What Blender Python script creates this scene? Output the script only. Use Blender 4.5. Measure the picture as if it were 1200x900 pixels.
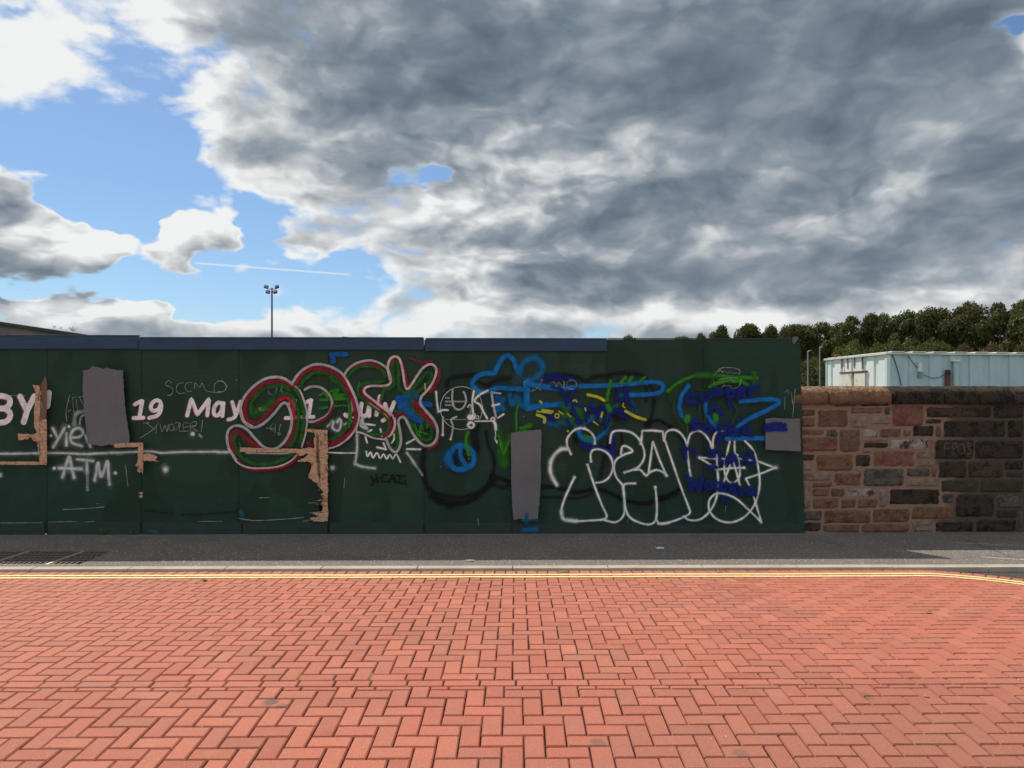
import bpy, bmesh, math, random
import numpy as np
from mathutils import Vector, Matrix
R = math.radians
random.seed(7); rng = np.random.default_rng(7)
for o in list(bpy.data.objects): bpy.data.objects.remove(o)
scn = bpy.context.scene
COL = scn.collection

# ------------------------------------------------------------ camera
YAW = R(0.6); FOC = 867.0; PX, PY = 614.0, 467.0; CAMZ = 1.6
cd = bpy.data.cameras.new('camera'); cam = bpy.data.objects.new('camera', cd); COL.objects.link(cam)
cam.location = (0, 0, CAMZ); cam.rotation_euler = (R(90), 0, -YAW)
cd.sensor_width = 36; cd.lens = FOC / 1200 * 36
cd.shift_x = -(PX - 600) / 1200; cd.shift_y = (PY - 450) / 1200
cd.clip_end = 5000; cd.clip_start = 0.05
scn.camera = cam

# ------------------------------------------------------------ node helper
class G:
    def __init__(s, nt): s.nt = nt; s.n = nt.nodes; s.l = nt.links
    def put(s, sock, v):
        if isinstance(v, bpy.types.NodeSocket): s.l.new(v, sock)
        elif v is not None: sock.default_value = v
    def m(s, op, a, b=None, c=None, clamp=False):
        n = s.n.new('ShaderNodeMath'); n.operation = op; n.use_clamp = clamp
        for i, v in enumerate((a, b, c)):
            if v is not None: s.put(n.inputs[i], v)
        return n.outputs[0]
    def add(s, a, b): return s.m('ADD', a, b)
    def sub(s, a, b): return s.m('SUBTRACT', a, b)
    def mul(s, a, b): return s.m('MULTIPLY', a, b)
    def v(s, op, a, b=None, scale=None):
        n = s.n.new('ShaderNodeVectorMath'); n.operation = op
        s.put(n.inputs[0], a)
        if b is not None: s.put(n.inputs[1], b)
        if scale is not None: s.put(n.inputs['Scale'], scale)
        return n.outputs['Value'] if op in ('LENGTH', 'DOT_PRODUCT', 'DISTANCE') else n.outputs['Vector']
    def xyz(s, x, y, z):
        n = s.n.new('ShaderNodeCombineXYZ')
        for i, q in enumerate((x, y, z)): s.put(n.inputs[i], q)
        return n.outputs[0]
    def sep(s, a):
        n = s.n.new('ShaderNodeSeparateXYZ'); s.put(n.inputs[0], a); return n.outputs
    def noise(s, vec, scale, detail=4, rough=.5, dist=0.0, col=False, lac=2.0):
        n = s.n.new('ShaderNodeTexNoise'); s.put(n.inputs['Vector'], vec)
        n.inputs['Scale'].default_value = scale; n.inputs['Detail'].default_value = detail
        n.inputs['Roughness'].default_value = rough; n.inputs['Distortion'].default_value = dist
        n.inputs['Lacunarity'].default_value = lac
        return n.outputs['Color'] if col else n.outputs['Fac']
    def vor(s, vec, scale, out='Distance', feat='F1'):
        n = s.n.new('ShaderNodeTexVoronoi'); s.put(n.inputs['Vector'], vec); n.feature = feat
        n.inputs['Scale'].default_value = scale; return n.outputs[out]
    def map(s, vec, loc=(0,0,0), rot=(0,0,0), sc=(1,1,1), t='POINT'):
        n = s.n.new('ShaderNodeMapping'); n.vector_type = t; s.put(n.inputs[0], vec)
        n.inputs[1].default_value = loc; n.inputs[2].default_value = rot; n.inputs[3].default_value = sc
        return n.outputs[0]
    def mr(s, v, a, b, c=0.0, d=1.0, smooth=False):
        n = s.n.new('ShaderNodeMapRange'); s.put(n.inputs[0], v)
        if smooth: n.interpolation_type = 'SMOOTHSTEP'
        for i, q in enumerate((a, b, c, d)): s.put(n.inputs[i+1], q)
        return n.outputs[0]
    def mix(s, f, a, b, mode='MIX'):
        n = s.n.new('ShaderNodeMix'); n.data_type = 'RGBA'; n.blend_type = mode
        s.put(n.inputs[0], f)
        for k, q in ((6, a), (7, b)):
            if isinstance(q, (tuple, list)) and len(q) == 3: q = (*q, 1)
            s.put(n.inputs[k], q)
        return n.outputs[2]
    def tc(s, k='Object'):
        n = s.n.new('ShaderNodeTexCoord'); return n.outputs[k]
    def bump(s, h, strength=.3, dist=.01):
        n = s.n.new('ShaderNodeBump'); n.inputs['Strength'].default_value = strength
        n.inputs['Distance'].default_value = dist; s.put(n.inputs['Height'], h); return n.outputs[0]

def pdir(px, py):
    c, s = math.cos(YAW), math.sin(YAW); a = (px-PX)/FOC
    return Vector((s + a*c, c - a*s, (PY-py)/FOC))

# ------------------------------------------------------------ sky and sun
SUN = Vector((-.98, 1.45, 2.34)).normalized()
SUN_EL = math.asin(SUN.z); SUN_AZ = math.atan2(SUN.x, SUN.y)      # azimuth from +Y towards +X
w = bpy.data.worlds.new('World'); scn.world = w; w.use_nodes = True
w.node_tree.nodes.clear(); g = G(w.node_tree)
sky = g.n.new('ShaderNodeTexSky'); sky.sky_type = 'NISHITA'; sky.sun_disc = False
sky.sun_elevation = SUN_EL; sky.sun_rotation = SUN_AZ; sky.air_density = 1.0; sky.dust_density = .6; sky.ozone_density = 1.2
D = g.tc('Generated')
x, y, z = g.sep(D)
zc = g.m('MAXIMUM', z, 0.0)
az = g.m('ARCTAN2', x, y); el = g.m('ARCSINE', z)
q = g.xyz(x, y, g.mul(z, 1.9))
wn = g.noise(q, 4.0, 3, .6, col=True)
wv = g.v('SUBTRACT', wn, (.5, .5, .5))
wn2 = g.v('SUBTRACT', g.noise(q, 13, 3, .62, col=True), (.5, .5, .5))
ae0 = g.xyz(az, el, 0.0)
ae = g.v('ADD', ae0, g.v('MULTIPLY', wv, (.20, .12, 0)))
ae = g.v('ADD', ae, g.v('MULTIPLY', wn2, (.10, .065, 0)))
def blobs(vec, lst, base):
    acc = base
    for px, py, rx, ry, rot, amp in lst:
        d = pdir(px, py); a0 = math.atan2(d.x, d.y); d.normalize(); e0 = math.asin(d.z)
        rx_, ry_ = rx/FOC, ry/FOC
        # TEXTURE mapping = inverse transform: (v-loc) rotated, divided by scale
        mv = g.map(vec, (a0, e0, 0), (0, 0, R(rot)), (rx_, ry_, 1), 'TEXTURE')
        gs = g.m('EXPONENT', g.mul(g.v('DOT_PRODUCT', mv, mv), -1.0))
        acc = g.m('MULTIPLY_ADD', gs, amp, acc)
    return acc
COVER = [(820,150,380,170,0,.75),(700,330,420,60,0,.4),(70,175,115,42,5,-1.35),(150,215,90,30,8,-1.1),(40,215,60,22,0,-.9),(200,318,230,26,0,-1.3),(320,262,50,32,0,-1.2),(400,238,40,14,0,-.35),
         (428,312,32,20,0,-1.3),(466,208,24,14,20,-1.05),(490,196,18,11,0,-.8),(1192,26,16,12,0,-1.1),(250,352,160,16,0,-.8),(130,335,170,16,0,-.9),
         (905,352,60,6,0,-.8),(60,110,30,20,0,-.25),
         (40,272,105,40,-8,2.0),(216,269,58,20,0,2.2),(150,268,20,34,0,-1.7),(300,262,26,20,0,-1.2),(90,362,170,12,-3,1.3),(360,285,50,12,0,.8),(70,152,30,10,0,.3),(20,5,25,8,0,-.4)]
BRIGHT = [(230,150,170,100,0,.24),(250,375,300,18,0,.12),(1000,200,500,200,0,.05),(470,330,160,50,0,.13),(560,260,220,90,0,.10),(700,200,160,50,0,.06),(640,372,300,16,0,.14),(30,70,130,90,0,.62),(190,190,110,55,-30,.42),(150,20,70,30,0,.2),(100,255,70,24,-10,.35),(215,258,70,20,0,.4),(20,316,80,14,-5,-.30),(40,280,100,30,0,.14),(60,262,100,20,0,.22),
          (820,80,400,75,0,-.22),(900,105,190,50,0,-.12),(440,25,160,50,0,-.05),(300,160,60,35,-20,-.10),(560,200,100,60,0,.2),(590,165,40,60,20,.14),(400,250,110,40,0,.22),
          (560,300,110,35,0,.08),(840,215,170,40,0,-.14),(1100,60,90,50,0,-.08),(800,320,190,30,0,-.22),(950,300,150,30,0,-.1),(470,378,420,22,0,.3),(760,180,60,30,0,.12),
          (900,368,110,14,0,.55),(1100,330,150,14,8,.16),(1195,60,18,40,0,.7),(60,360,200,14,0,.35),(250,60,70,30,-30,-.08),(350,60,120,40,-20,-.08),
          (920,250,90,18,0,.12),(330,120,80,26,-30,.2),(1190,190,40,30,0,-.12),(400,180,60,40,0,-.1)]
cov = blobs(ae, COVER, 1.0)
def puff(v, sc, DET=2.6):                                                     # rounded heads of cumulus: inverted cell distance, several octaves
    n = g.n.new('ShaderNodeTexVoronoi'); n.feature = 'F1'; g.put(n.inputs['Vector'], v); n.inputs['Scale'].default_value = sc
    n.inputs['Detail'].default_value = DET; n.inputs['Roughness'].default_value = .55; n.inputs['Lacunarity'].default_value = 2.2
    return g.sub(1.0, n.outputs['Distance'])
qw = g.v('ADD', q, g.v('ADD', g.v('SCALE', wv, scale=.16), g.v('SCALE', wn2, scale=.045)))
up = (-.022, .0, .030)
nA = g.noise(q, 3.4, 3, .52)
nB = g.noise(g.v('ADD', q, (-.05, 0, .07)), 3.4, 3, .52)
pA = puff(qw, 7.0); pB = puff(g.v('ADD', qw, up), 7.0)
nC = g.noise(qw, 11, 5, .6)
dens0 = g.add(g.sub(nA, .5), g.mul(g.sub(cov, .5), .42))
dens0 = g.add(dens0, g.mul(g.sub(pA, .05), .42))
dens0 = g.add(dens0, g.mul(g.sub(nC, .5), .42))
nF = g.noise(q, 34, 4, .65)
dens0 = g.add(dens0, g.mul(g.sub(nF, .5), .22))
dens = g.mr(dens0, -.06, .17, smooth=True)
thick = g.mr(dens0, .0, .34, smooth=True)
bri = blobs(g.v('ADD', ae0, g.v('MULTIPLY', wv, (.18, .09, 0))), BRIGHT, .45)
rel = g.add(g.mul(g.sub(nA, nB), 1.0), g.mul(g.sub(pA, pB), g.mr(bri, .2, .6, .22, .62)))
t = g.add(bri, rel)
t = g.add(t, g.mul(g.sub(nC, .5), g.mr(bri, .2, .6, .14, .36)))
t = g.sub(t, g.mul(g.sub(nA, .5), .45))
t = g.add(t, g.mul(g.sub(pA, .2), .22))
t = g.add(t, g.mul(g.sub(1.0, thick), .28))
back = g.mr(y, .25, -.25, 0, 1, True); t = g.add(t, g.mul(back, .42))  # clouds behind the camera brightened, added to lift the shaded faces
t = g.m('ADD', t, 0, clamp=True)
cr = g.n.new('ShaderNodeValToRGB'); g.put(cr.inputs[0], t)
els = cr.color_ramp.elements
els[0].position = 0.0; els[0].color = (.125, .165, .215, 1)
els[1].position = 1.0; els[1].color = (.96, .97, .97, 1)
for p, c in ((.25, (.200, .250, .305, 1)), (.5, (.33, .375, .425, 1)), (.75, (.60, .63, .655, 1))):
    e = els.new(p); e.color = c
cloud = g.v('SCALE', cr.outputs[0], scale=8.2)
# far cloud near the horizon loses contrast
hz = g.mr(z, .0, .13, 1.0, 0.0, smooth=True)
cloud = g.mix(g.mul(hz, .45), cloud, (5.3, 5.7, 6.1))
skyc = g.mix(1.0, sky.outputs[0], (.66, .82, .96), 'MULTIPLY')
# contrail: thin streak of ice high in the air
d1, d2 = pdir(226, 308).normalized(), pdir(412, 322).normalized()
nrm = d1.cross(d2).normalized(); tdir = (d2-d1).normalized(); mid = (d1+d2)/2
dist = g.m('ABSOLUTE', g.v('DOT_PRODUCT', D, tuple(nrm)))
along = g.m('ABSOLUTE', g.v('DOT_PRODUCT', g.v('SUBTRACT', D, tuple(mid)), tuple(tdir)))
ct = g.mul(g.mr(dist, .0004, .0016, 1.0, 0.0, smooth=True), g.mr(along, (d2-d1).length*.46, (d2-d1).length*.52, 1.0, 0.0, smooth=True))
skyc = g.mix(g.mul(ct, .6), skyc, (7.4, 7.6, 7.8))
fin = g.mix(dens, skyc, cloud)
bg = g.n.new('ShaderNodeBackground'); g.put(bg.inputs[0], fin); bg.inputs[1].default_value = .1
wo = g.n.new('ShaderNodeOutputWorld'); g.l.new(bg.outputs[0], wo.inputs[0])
w.cycles.sampling_method = 'MANUAL'; w.cycles.sample_map_resolution = 512

sl = bpy.data.lights.new('sun', 'SUN'); sl.energy = 4.4; sl.angle = R(.5); sl.color = (1, .93, .82)
so = bpy.data.objects.new('sun', sl); COL.objects.link(so)
so.rotation_euler = SUN.to_track_quat('Z', 'Y').to_euler(); so.location = (-20, 30, 40)
scn.view_settings.view_transform = 'Standard'; scn.view_settings.look = 'None'
scn.view_settings.exposure = 0.15; scn.view_settings.gamma = 1; scn.view_settings.use_curve_mapping = False
scn.render.engine = 'CYCLES'; scn.cycles.transparent_max_bounces = 48; scn.cycles.max_bounces = 6

# ------------------------------------------------------------ helpers
def mat(name, col=(.5,.5,.5), rough=.7, metal=0.0, fn=None, spec=.5):
    m = bpy.data.materials.new(name); m.use_nodes = True
    gg = G(m.node_tree); b = m.node_tree.nodes['Principled BSDF']
    b.inputs['Base Color'].default_value = (*col, 1); b.inputs['Roughness'].default_value = rough
    b.inputs['Metallic'].default_value = metal; b.inputs['Specular IOR Level'].default_value = spec
    if fn: fn(gg, b)
    return m
def obj(name, verts, faces, m, parent=None, kind=None, smooth=False):
    me = bpy.data.meshes.new(name); me.from_pydata([tuple(v) for v in verts], [], [tuple(f) for f in faces]); me.update()
    if smooth: me.shade_smooth()
    o = bpy.data.objects.new(name, me); COL.objects.link(o)
    if isinstance(m, list):
        for q in m: me.materials.append(q)
    elif m: me.materials.append(m)
    if parent: o.parent = parent; 
    if kind: o['kind'] = kind
    return o
def bmobj(name, bm, m, parent=None, kind=None, smooth=False):
    me = bpy.data.meshes.new(name); bm.to_mesh(me); bm.free()
    if smooth: me.shade_smooth()
    o = bpy.data.objects.new(name, me); COL.objects.link(o)
    if m: me.materials.append(m)
    if parent: o.parent = parent
    if kind: o['kind'] = kind
    return o
def tag(o, label, cat=None, group=None, kind=None):
    o['label'] = label
    if cat: o['category'] = cat
    if group: o['group'] = group
    if kind: o['kind'] = kind
    return o
def thing(name, label, cat, group=None):
    o = bpy.data.objects.new(name, None); COL.objects.link(o); o.empty_display_size = .2
    return tag(o, label, cat, group)
def box(bm, x0, x1, y0, y1, z0, z1, bev=0.0, M=None):
    vs = [bm.verts.new((a, b, c)) for a in (x0, x1) for b in (y0, y1) for c in (z0, z1)]
    fs = [(0,1,3,2),(4,6,7,5),(0,4,5,1),(2,3,7,6),(0,2,6,4),(1,5,7,3)]
    fl = [bm.faces.new([vs[i] for i in f]) for f in fs]
    if M is not None:
        for v in vs: v.co = M @ v.co
    if bev > 0:
        es = {e for f in fl for e in f.edges}
        r = bmesh.ops.bevel(bm, geom=list(es), offset=bev, segments=2, affect='EDGES', profile=.6)
    return vs
def tube(bm, pts, r, seg=8, r2=None):
    pts = [Vector(p) for p in pts]; rings = []
    for i, p in enumerate(pts):
        d = (pts[min(i+1, len(pts)-1)] - pts[max(i-1, 0)]).normalized()
        a = d.orthogonal().normalized() if i == 0 else (rings_a - d*rings_a.dot(d)).normalized()
        rings_a = a; b = d.cross(a)
        rr = r if r2 is None else r + (r2-r)*i/(len(pts)-1)
        rings.append([bm.verts.new(p + (a*math.cos(k*2*math.pi/seg) + b*math.sin(k*2*math.pi/seg))*rr) for k in range(seg)])
    for i in range(len(rings)-1):
        for k in range(seg):
            bm.faces.new((rings[i][k], rings[i][(k+1)%seg], rings[i+1][(k+1)%seg], rings[i+1][k]))
    bm.faces.new(list(reversed(rings[0]))); bm.faces.new(rings[-1])
def P(px, py, depth):
    return Vector((0, 0, CAMZ)) + pdir(px, py) * depth
def onY(px, py, Y):
    d = pdir(px, py); k = Y/d.y; return Vector((d.x*k, Y, CAMZ + d.z*k))
def onZ(px, py, Z):
    d = pdir(px, py); k = (Z-CAMZ)/d.z; return Vector((d.x*k, d.y*k, Z))

# ------------------------------------------------------------ ground levels
RY = [-6, 0, 3.3, 3.8, 4.07, 4.5, 4.8, 5.4, 6.6, 7.1, 9]
RZ = [-.27, -.11, .003, .026, .034, .037, .034, .020, -.026, -.043, -.10]
def zr(Y): return np.interp(Y, RY, RZ)
KF, KB, FY = 7.05, 7.17, 8.90; PAVZ = -.020
FPZ = lambda Y: PAVZ - .004*(Y-KB)

# ---- materials of the ground
def f_paver(gg, b):
    o = gg.tc(); geo = gg.n.new('ShaderNodeNewGeometry')
    rnd = geo.outputs['Random Per Island']
    c = gg.mix(rnd, (.38, .118, .076), (.54, .182, .118))
    big = gg.noise(o, .45, 3, .5)
    c = gg.mix(gg.mul(gg.mr(big, .42, .66), .7), c, (.53, .150, .098))
    smear = gg.noise(gg.v('MULTIPLY', o, (.35, 1.6, 1)), 1.5, 5, .65); c = gg.mix(gg.mr(smear, .48, .68, 0, .38), c, (.32,.145,.105)); pale = gg.noise(gg.v('ADD', o, (5,9,2)), 2.6, 6, .7); c = gg.mix(gg.mr(pale, .55, .75, 0, .4), c, (.60,.29,.195))
    dirt = gg.noise(o, 1.3, 6, .65)
    c = gg.mix(gg.mul(gg.mr(dirt, .5, .75), .45), c, (.33, .155, .105))
    # the near right bricks are browner
    X, Y, Z = gg.sep(o)
    near = gg.mul(gg.mr(Y, 3.2, 4.6, 1, 0, True), gg.mr(X, -.6, 2.2, 0, 1, True))
    c = gg.mix(gg.mul(near, .8), c, (.33, .130, .090))
    lft = gg.mul(gg.mr(X, -4.5, -.5, 1, 0, True), .5); c = gg.mix(lft, c, (.52,.225,.155))
    r2 = gg.m('FRACT', gg.mul(rnd, 37.3))
    c = gg.mix(gg.mul(gg.m('GREATER_THAN', r2, .86), .30), c, (.34, .15, .11))
    fine = gg.noise(o, 260, 3, .7)
    c = gg.mix(gg.mr(fine, .42, .72, 0, .60), c, (.24, .080, .055)); med = gg.noise(o, 110, 4, .8); c = gg.mix(gg.mr(med, .48, .68, 0, .55), c, (.30, .12, .085))
    wear = gg.noise(o, 9, 5, .7); c = gg.mix(gg.mr(wear, .52, .8, 0, .5), c, (.36, .17, .125))
    spk = gg.vor(o, 170)
    c = gg.mix(gg.mul(gg.m('LESS_THAN', spk, .2), .45), c, (.74, .45, .36))
    for (px, py, r, a) in ((317, 829, .055, .75), (700, 872, .05, .5), (330, 833, .04, .5), (1015, 822, .05, .4), (868, 883, .05, .45)):
        p = onZ(px, py, .0)
        dd = gg.v('DISTANCE', gg.v('MULTIPLY', gg.v('ADD', o, gg.v('SCALE', gg.v('SUBTRACT', gg.noise(o, 30, 3, .6, col=True), (.5,.5,.5)), scale=.05)), (1,1,0)), (p.x, p.y, 0))
        c = gg.mix(gg.mr(dd, r*.4, r, a, 0, True), c, (.10, .085, .075))
    gg.put(b.inputs['Base Color'], c)
    gg.put(b.inputs['Roughness'], gg.mr(fine, 0, 1, .75, .95))
    gg.put(b.inputs['Normal'], gg.bump(gg.add(fine, gg.noise(o, 60, 3, .6)), .9, .0035))
M_PAVER = mat('paver_clay', fn=f_paver, spec=.25)
def f_joint(gg, b):
    o = gg.tc(); n = gg.noise(o, 300, 3, .7)
    c = gg.mix(n, (.012, .008, .006), (.045, .027, .020))
    moss = gg.mr(gg.noise(o, 2.6, 4, .6), .64, .70)
    c = gg.mix(moss, c, (.08, .085, .03)); gg.put(b.inputs['Base Color'], c)
    gg.put(b.inputs['Normal'], gg.bump(n, .8, .003))
M_JOINT = mat('joint_sand', rough=1, fn=f_joint, spec=.1)
def f_asph(lo, hi, fleck, cracks=False):
    def f(gg, b):
        o = gg.tc(); n = gg.noise(o, 120, 4, .75); m2 = gg.noise(o, 1.5, 5, .6)
        c = gg.mix(gg.mr(n, .3, .7), lo, hi)
        c = gg.mix(gg.mul(gg.mr(m2, .4, .7), .35), c, tuple(v*.7 for v in lo))
        v = gg.vor(o, 62, 'Color'); vx = gg.sep(v)[0]; vd = gg.vor(o, 62)
        fl = gg.mul(gg.m('GREATER_THAN', vx, .80), gg.m('LESS_THAN', vd, .33))
        c = gg.mix(gg.mul(fl, .8), c, fleck)
        v3 = gg.vor(o, 30, 'Color'); fl3 = gg.mul(gg.m('GREATER_THAN', gg.sep(v3)[1], .93), gg.m('LESS_THAN', gg.vor(o, 30), .2))
        c = gg.mix(gg.mul(fl3, .8), c, tuple(min(1, q*1.3) for q in fleck))
        if cracks:
            wv_ = gg.sep(gg.v('ADD', o, gg.v('SCALE', gg.v('SUBTRACT', gg.noise(o, 6, 3, .6, col=True), (.5,.5,.5)), scale=.05)))
            for (a, e, wd, col, al) in cracks:
                p, q2 = onZ(*a, -.025), onZ(*e, -.025); L = (q2-p).length; dx, dy = (q2.x-p.x)/L, (q2.y-p.y)/L
                rx, ry = gg.sub(wv_[0], p.x), gg.sub(wv_[1], p.y)
                s_ = gg.add(gg.mul(rx, dx), gg.mul(ry, dy)); t_ = gg.m('ABSOLUTE', gg.sub(gg.mul(rx, dy), gg.mul(ry, dx)))
                k = gg.mul(gg.mr(t_, wd*.4, wd, 1, 0), gg.mul(gg.m('GREATER_THAN', s_, 0), gg.m('LESS_THAN', s_, L)))
                c = gg.mix(gg.mul(k, al), c, col)
        gg.put(b.inputs['Base Color'], c)
        gg.put(b.inputs['Normal'], gg.bump(gg.add(n, gg.mul(vd, .6)), .7, .004))
    return f
M_FOOT = mat('footpath_asphalt', rough=.9, spec=.25, fn=f_asph((.108,.096,.087), (.205,.182,.160), (.60,.55,.48),
    [((1120,636),(1215,640),.012,(.5,.47,.42),.8), ((1075,632),(1125,636),.008,(.4,.37,.33),.5), ((1150,653),(1215,657),.014,(.6,.56,.5),.8),
     ((1122,628),(1196,657),.008,(.015,.013,.012),.8), ((-40,627),(980,625.4),.02,(.33,.30,.26),.45)]))
M_ASPH = mat('road_asphalt', rough=.9, spec=.25, fn=f_asph((.038,.033,.030), (.075,.068,.06), (.22,.2,.18)))
def f_kerb(gg, b):
    o = gg.tc(); n = gg.noise(o, 90, 4, .7); m2 = gg.noise(o, 3, 4, .6)
    c = gg.mix(n, (.30,.265,.215), (.50,.45,.37)); c = gg.mix(gg.mul(gg.mr(m2, .45, .7), .4), c, (.2,.17,.13))
    gg.put(b.inputs['Base Color'], c); gg.put(b.inputs['Normal'], gg.bump(n, .5, .003))
M_KERB = mat('kerb_concrete', rough=.9, fn=f_kerb, spec=.3)
def f_grass(gg, b):
    o = gg.tc(); c = gg.mix(gg.noise(o, .6, 6, .7), (.04,.055,.018), (.11,.115,.045)); gg.put(b.inputs['Base Color'], c)
M_GRASS = mat('rough_ground', rough=1, fn=f_grass, spec=.1)

# ground: one sheet to the horizon, below everything
obj('ground', [(-900,-300,-.32), (900,-300,-.32), (900,12,-.32), (-900,12,-.32), (-900,1800,-.05), (900,1800,-.05)],
    [(0,1,2,3), (3,2,5,4)], M_GRASS, kind='structure')

# road base (asphalt side road and bedding under the bricks)
def sheet(name, xs, ys, zf, m, kind='structure', off=0.0):
    vs = [(X, Y, zf(Y)+off) for Y in ys for X in xs]; nx = len(xs)
    fs = [(j*nx+i, j*nx+i+1, (j+1)*nx+i+1, (j+1)*nx+i) for j in range(len(ys)-1) for i in range(nx-1)]
    return obj(name, vs, fs, m, kind=kind, smooth=True)
ysr = [-6,-4,-2,0,2,3.3,3.55,3.8,3.95,4.07,4.3,4.5,4.8,5.1,5.4,5.8,6.2,6.6,6.9,KF]
def edgeY(X): return KF-.005 if X < 3.75 else max(KF-.005 - .62*(X-3.75)**2, -6)
sheet('side_road', [-11, 3.2, 14, 40], ysr, zr, M_ASPH, off=-.024)
bed_x = list(np.linspace(-11, 7.6, 60))
vs = []; fs = []
for i, X in enumerate(bed_x):
    top = edgeY(X)
    for j in range(26):
        Y = -4 + (top+4)*j/25; vs.append((X, Y, zr(Y)-.015))
for i in range(len(bed_x)-1):
    for j in range(25):
        a = i*26+j; fs.append((a, a+26, a+27, a+1))
obj('paving_bed', vs, fs, M_JOINT, kind='structure', smooth=True)

# ---- pavers: every brick a bevelled block, one mesh
PV, PF = [], []
GAP, CH, CHD = .0029, .0058, .0075
def brick(cx, cy, hx, hy, ang=0.0):
    if hx < .012 or hy < .012: return
    hx -= GAP*random.uniform(.7, 1.5); hy -= GAP*random.uniform(.7, 1.5)
    dz = random.gauss(0, .0007); tx = random.gauss(0, .007); ty = random.gauss(0, .007)
    ang += random.gauss(0, .006); c, s = math.cos(ang), math.sin(ang)
    cx += random.gauss(0, .0006); cy += random.gauss(0, .0006)
    b0 = len(PV)
    for (k, zz) in ((0, -.02), (0, -CHD), (CH, 0.0)):
        for sx, sy in ((-1,-1),(1,-1),(1,1),(-1,1)):
            lx, ly = sx*(hx-k), sy*(hy-k)
            X = cx + lx*c - ly*s; Y = cy + lx*s + ly*c
            PV.append((X, Y, float(zr(Y)) + zz + dz + lx*tx + ly*ty))
    for r in range(2):
        for k in range(4):
            a = b0+r*4+k; bb = b0+r*4+(k+1)%4; PF.append((a, bb, bb+4, a+4))
    PF.append((b0+8, b0+9, b0+10, b0+11))
U = .1
X0, X1 = -9.6, 7.4
def herring(y0, y1, ox, oy, edge=None):
    i0, i1 = int((X0-ox)/U)-2, int((X1-ox)/U)+2; j0, j1 = int((y0-oy)/U)-3, int((y1-oy)/U)+3
    for i in range(i0, i1):
        for j in range(j0, j1):
            k = (i-j) % 4
            if k == 0: bx0, bx1, by0, by1 = i, i+2, j, j+1
            elif k == 3: bx0, bx1, by0, by1 = i, i+1, j, j+2
            else: continue
            bx0 = ox+bx0*U; bx1 = ox+bx1*U; by0 = oy+by0*U; by1 = oy+by1*U
            top = y1
            if edge: top = min(y1, edge((bx0+bx1)/2) - .205)
            by0c, by1c = max(by0, y0), min(by1, top)
            if by1c - by0c < .02: continue
            if bx0 > X1 or bx1 < X0: continue
            brick((bx0+bx1)/2, (by0c+by1c)/2, (bx1-bx0)/2, (by1c-by0c)/2)
herring(-2.4, 4.035, .035, 3.988)
herring(4.12, 7.0, -.02, 4.11, edgeY)
xx = X0
while xx < X1: brick(xx+.1, 4.0775, .1, .0425); xx += .2
xx = X0
while xx < X1:
    sl_ = (edgeY(xx+.01)-edgeY(xx-.01))/.02
    st = .1/math.sqrt(1+sl_*sl_); xm = xx+st/2
    Y = edgeY(xm); n_ = Vector((sl_, -1)).normalized()
    if Y > -2: brick(xm+n_.x*.1, Y+n_.y*.1, .05, .1, math.atan(sl_))
    xx += st
obj('brick_road', PV, PF, M_PAVER, kind='structure')

# ---- moss in some joints
def f_moss(gg, b):
    o = gg.tc(); gg.put(b.inputs['Base Color'], gg.mix(gg.noise(o, 200, 3), (.17,.15,.05), (.30,.26,.09)))
M_MOSS = mat('moss', rough=1, fn=f_moss, spec=.1)
bm = bmesh.new()
def moss_line(px0, py0, px1, py1, wd=.010, n=60):
    for _ in range(n):
        t_ = random.random(); a = onZ(px0+(px1-px0)*t_, py0+(py1-py0)*t_, .02)
        a.x += random.gauss(0, wd*.4); zz = float(zr(a.y)); r = random.uniform(.003, .0065)
        mtx = Matrix.Translation((a.x, a.y, zz-.008)) @ Matrix.Diagonal((r, r*1.6, r*.8, 1))
        bmesh.ops.create_icosphere(bm, subdivisions=1, radius=1, matrix=mtx)
for a in ((528,768,531,755),(533,750,536,737),(514,777,516,768),(422,836,427,820),(346,803,354,790),(350,785,362,765),(629,815,632,806),(434,798,436,790),(923,835,930,850),(932,848,944,861),(920,832,925,838),
          (120,770,134,757),(640,803,647,797),(875,815,880,806),(470,806,500,806),(40,809,70,808)):
    moss_line(*a)
tag(bmobj('moss', bm, M_MOSS, kind='stuff'), 'yellow green moss in a few joints of the brick road', 'moss')

# ---- yellow lines, worn
def f_yellow(gg, b):
    o = gg.tc(); n = gg.noise(o, 45, 5, .7)
    c = gg.mix(gg.noise(o, 8, 3), (.74,.56,.20), (.84,.70,.36)); c = gg.mix(gg.mr(n, .58, .7, 0, .6), c, (.5,.26,.12))
    gg.put(b.inputs['Base Color'], c)
    gg.put(b.inputs['Alpha'], gg.mr(gg.noise(o, 55, 5, .75), .36, .44)); gg.put(b.inputs['Normal'], gg.bump(n, .3, .001))
M_YEL = mat('road_paint', rough=.7, fn=f_yellow)
for (off, wd) in ((.185, .056), (.285, .056)):
    vs, fs = [], []; xs = np.concatenate([np.linspace(X0, 3.6, 140), np.linspace(3.65, 6.2, 80)])
    for i, X in enumerate(xs):
        sl_ = (edgeY(X+.01)-edgeY(X-.01))/.02; n_ = Vector((sl_, -1)).normalized(); Y = edgeY(X)
        wob = .004*math.sin(X*3.1)+.003*math.sin(X*7.7+1)
        for d_ in (off-wd/2+wob, off+wd/2+wob):
            yy = Y+n_.y*d_; vs.append((X+n_.x*d_, yy, float(zr(yy))+.0035))
    for i in range(len(xs)-1): fs.append((2*i, 2*i+1, 2*i+3, 2*i+2))
    obj('yellow_line', vs, fs, M_YEL, kind='structure')

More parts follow.
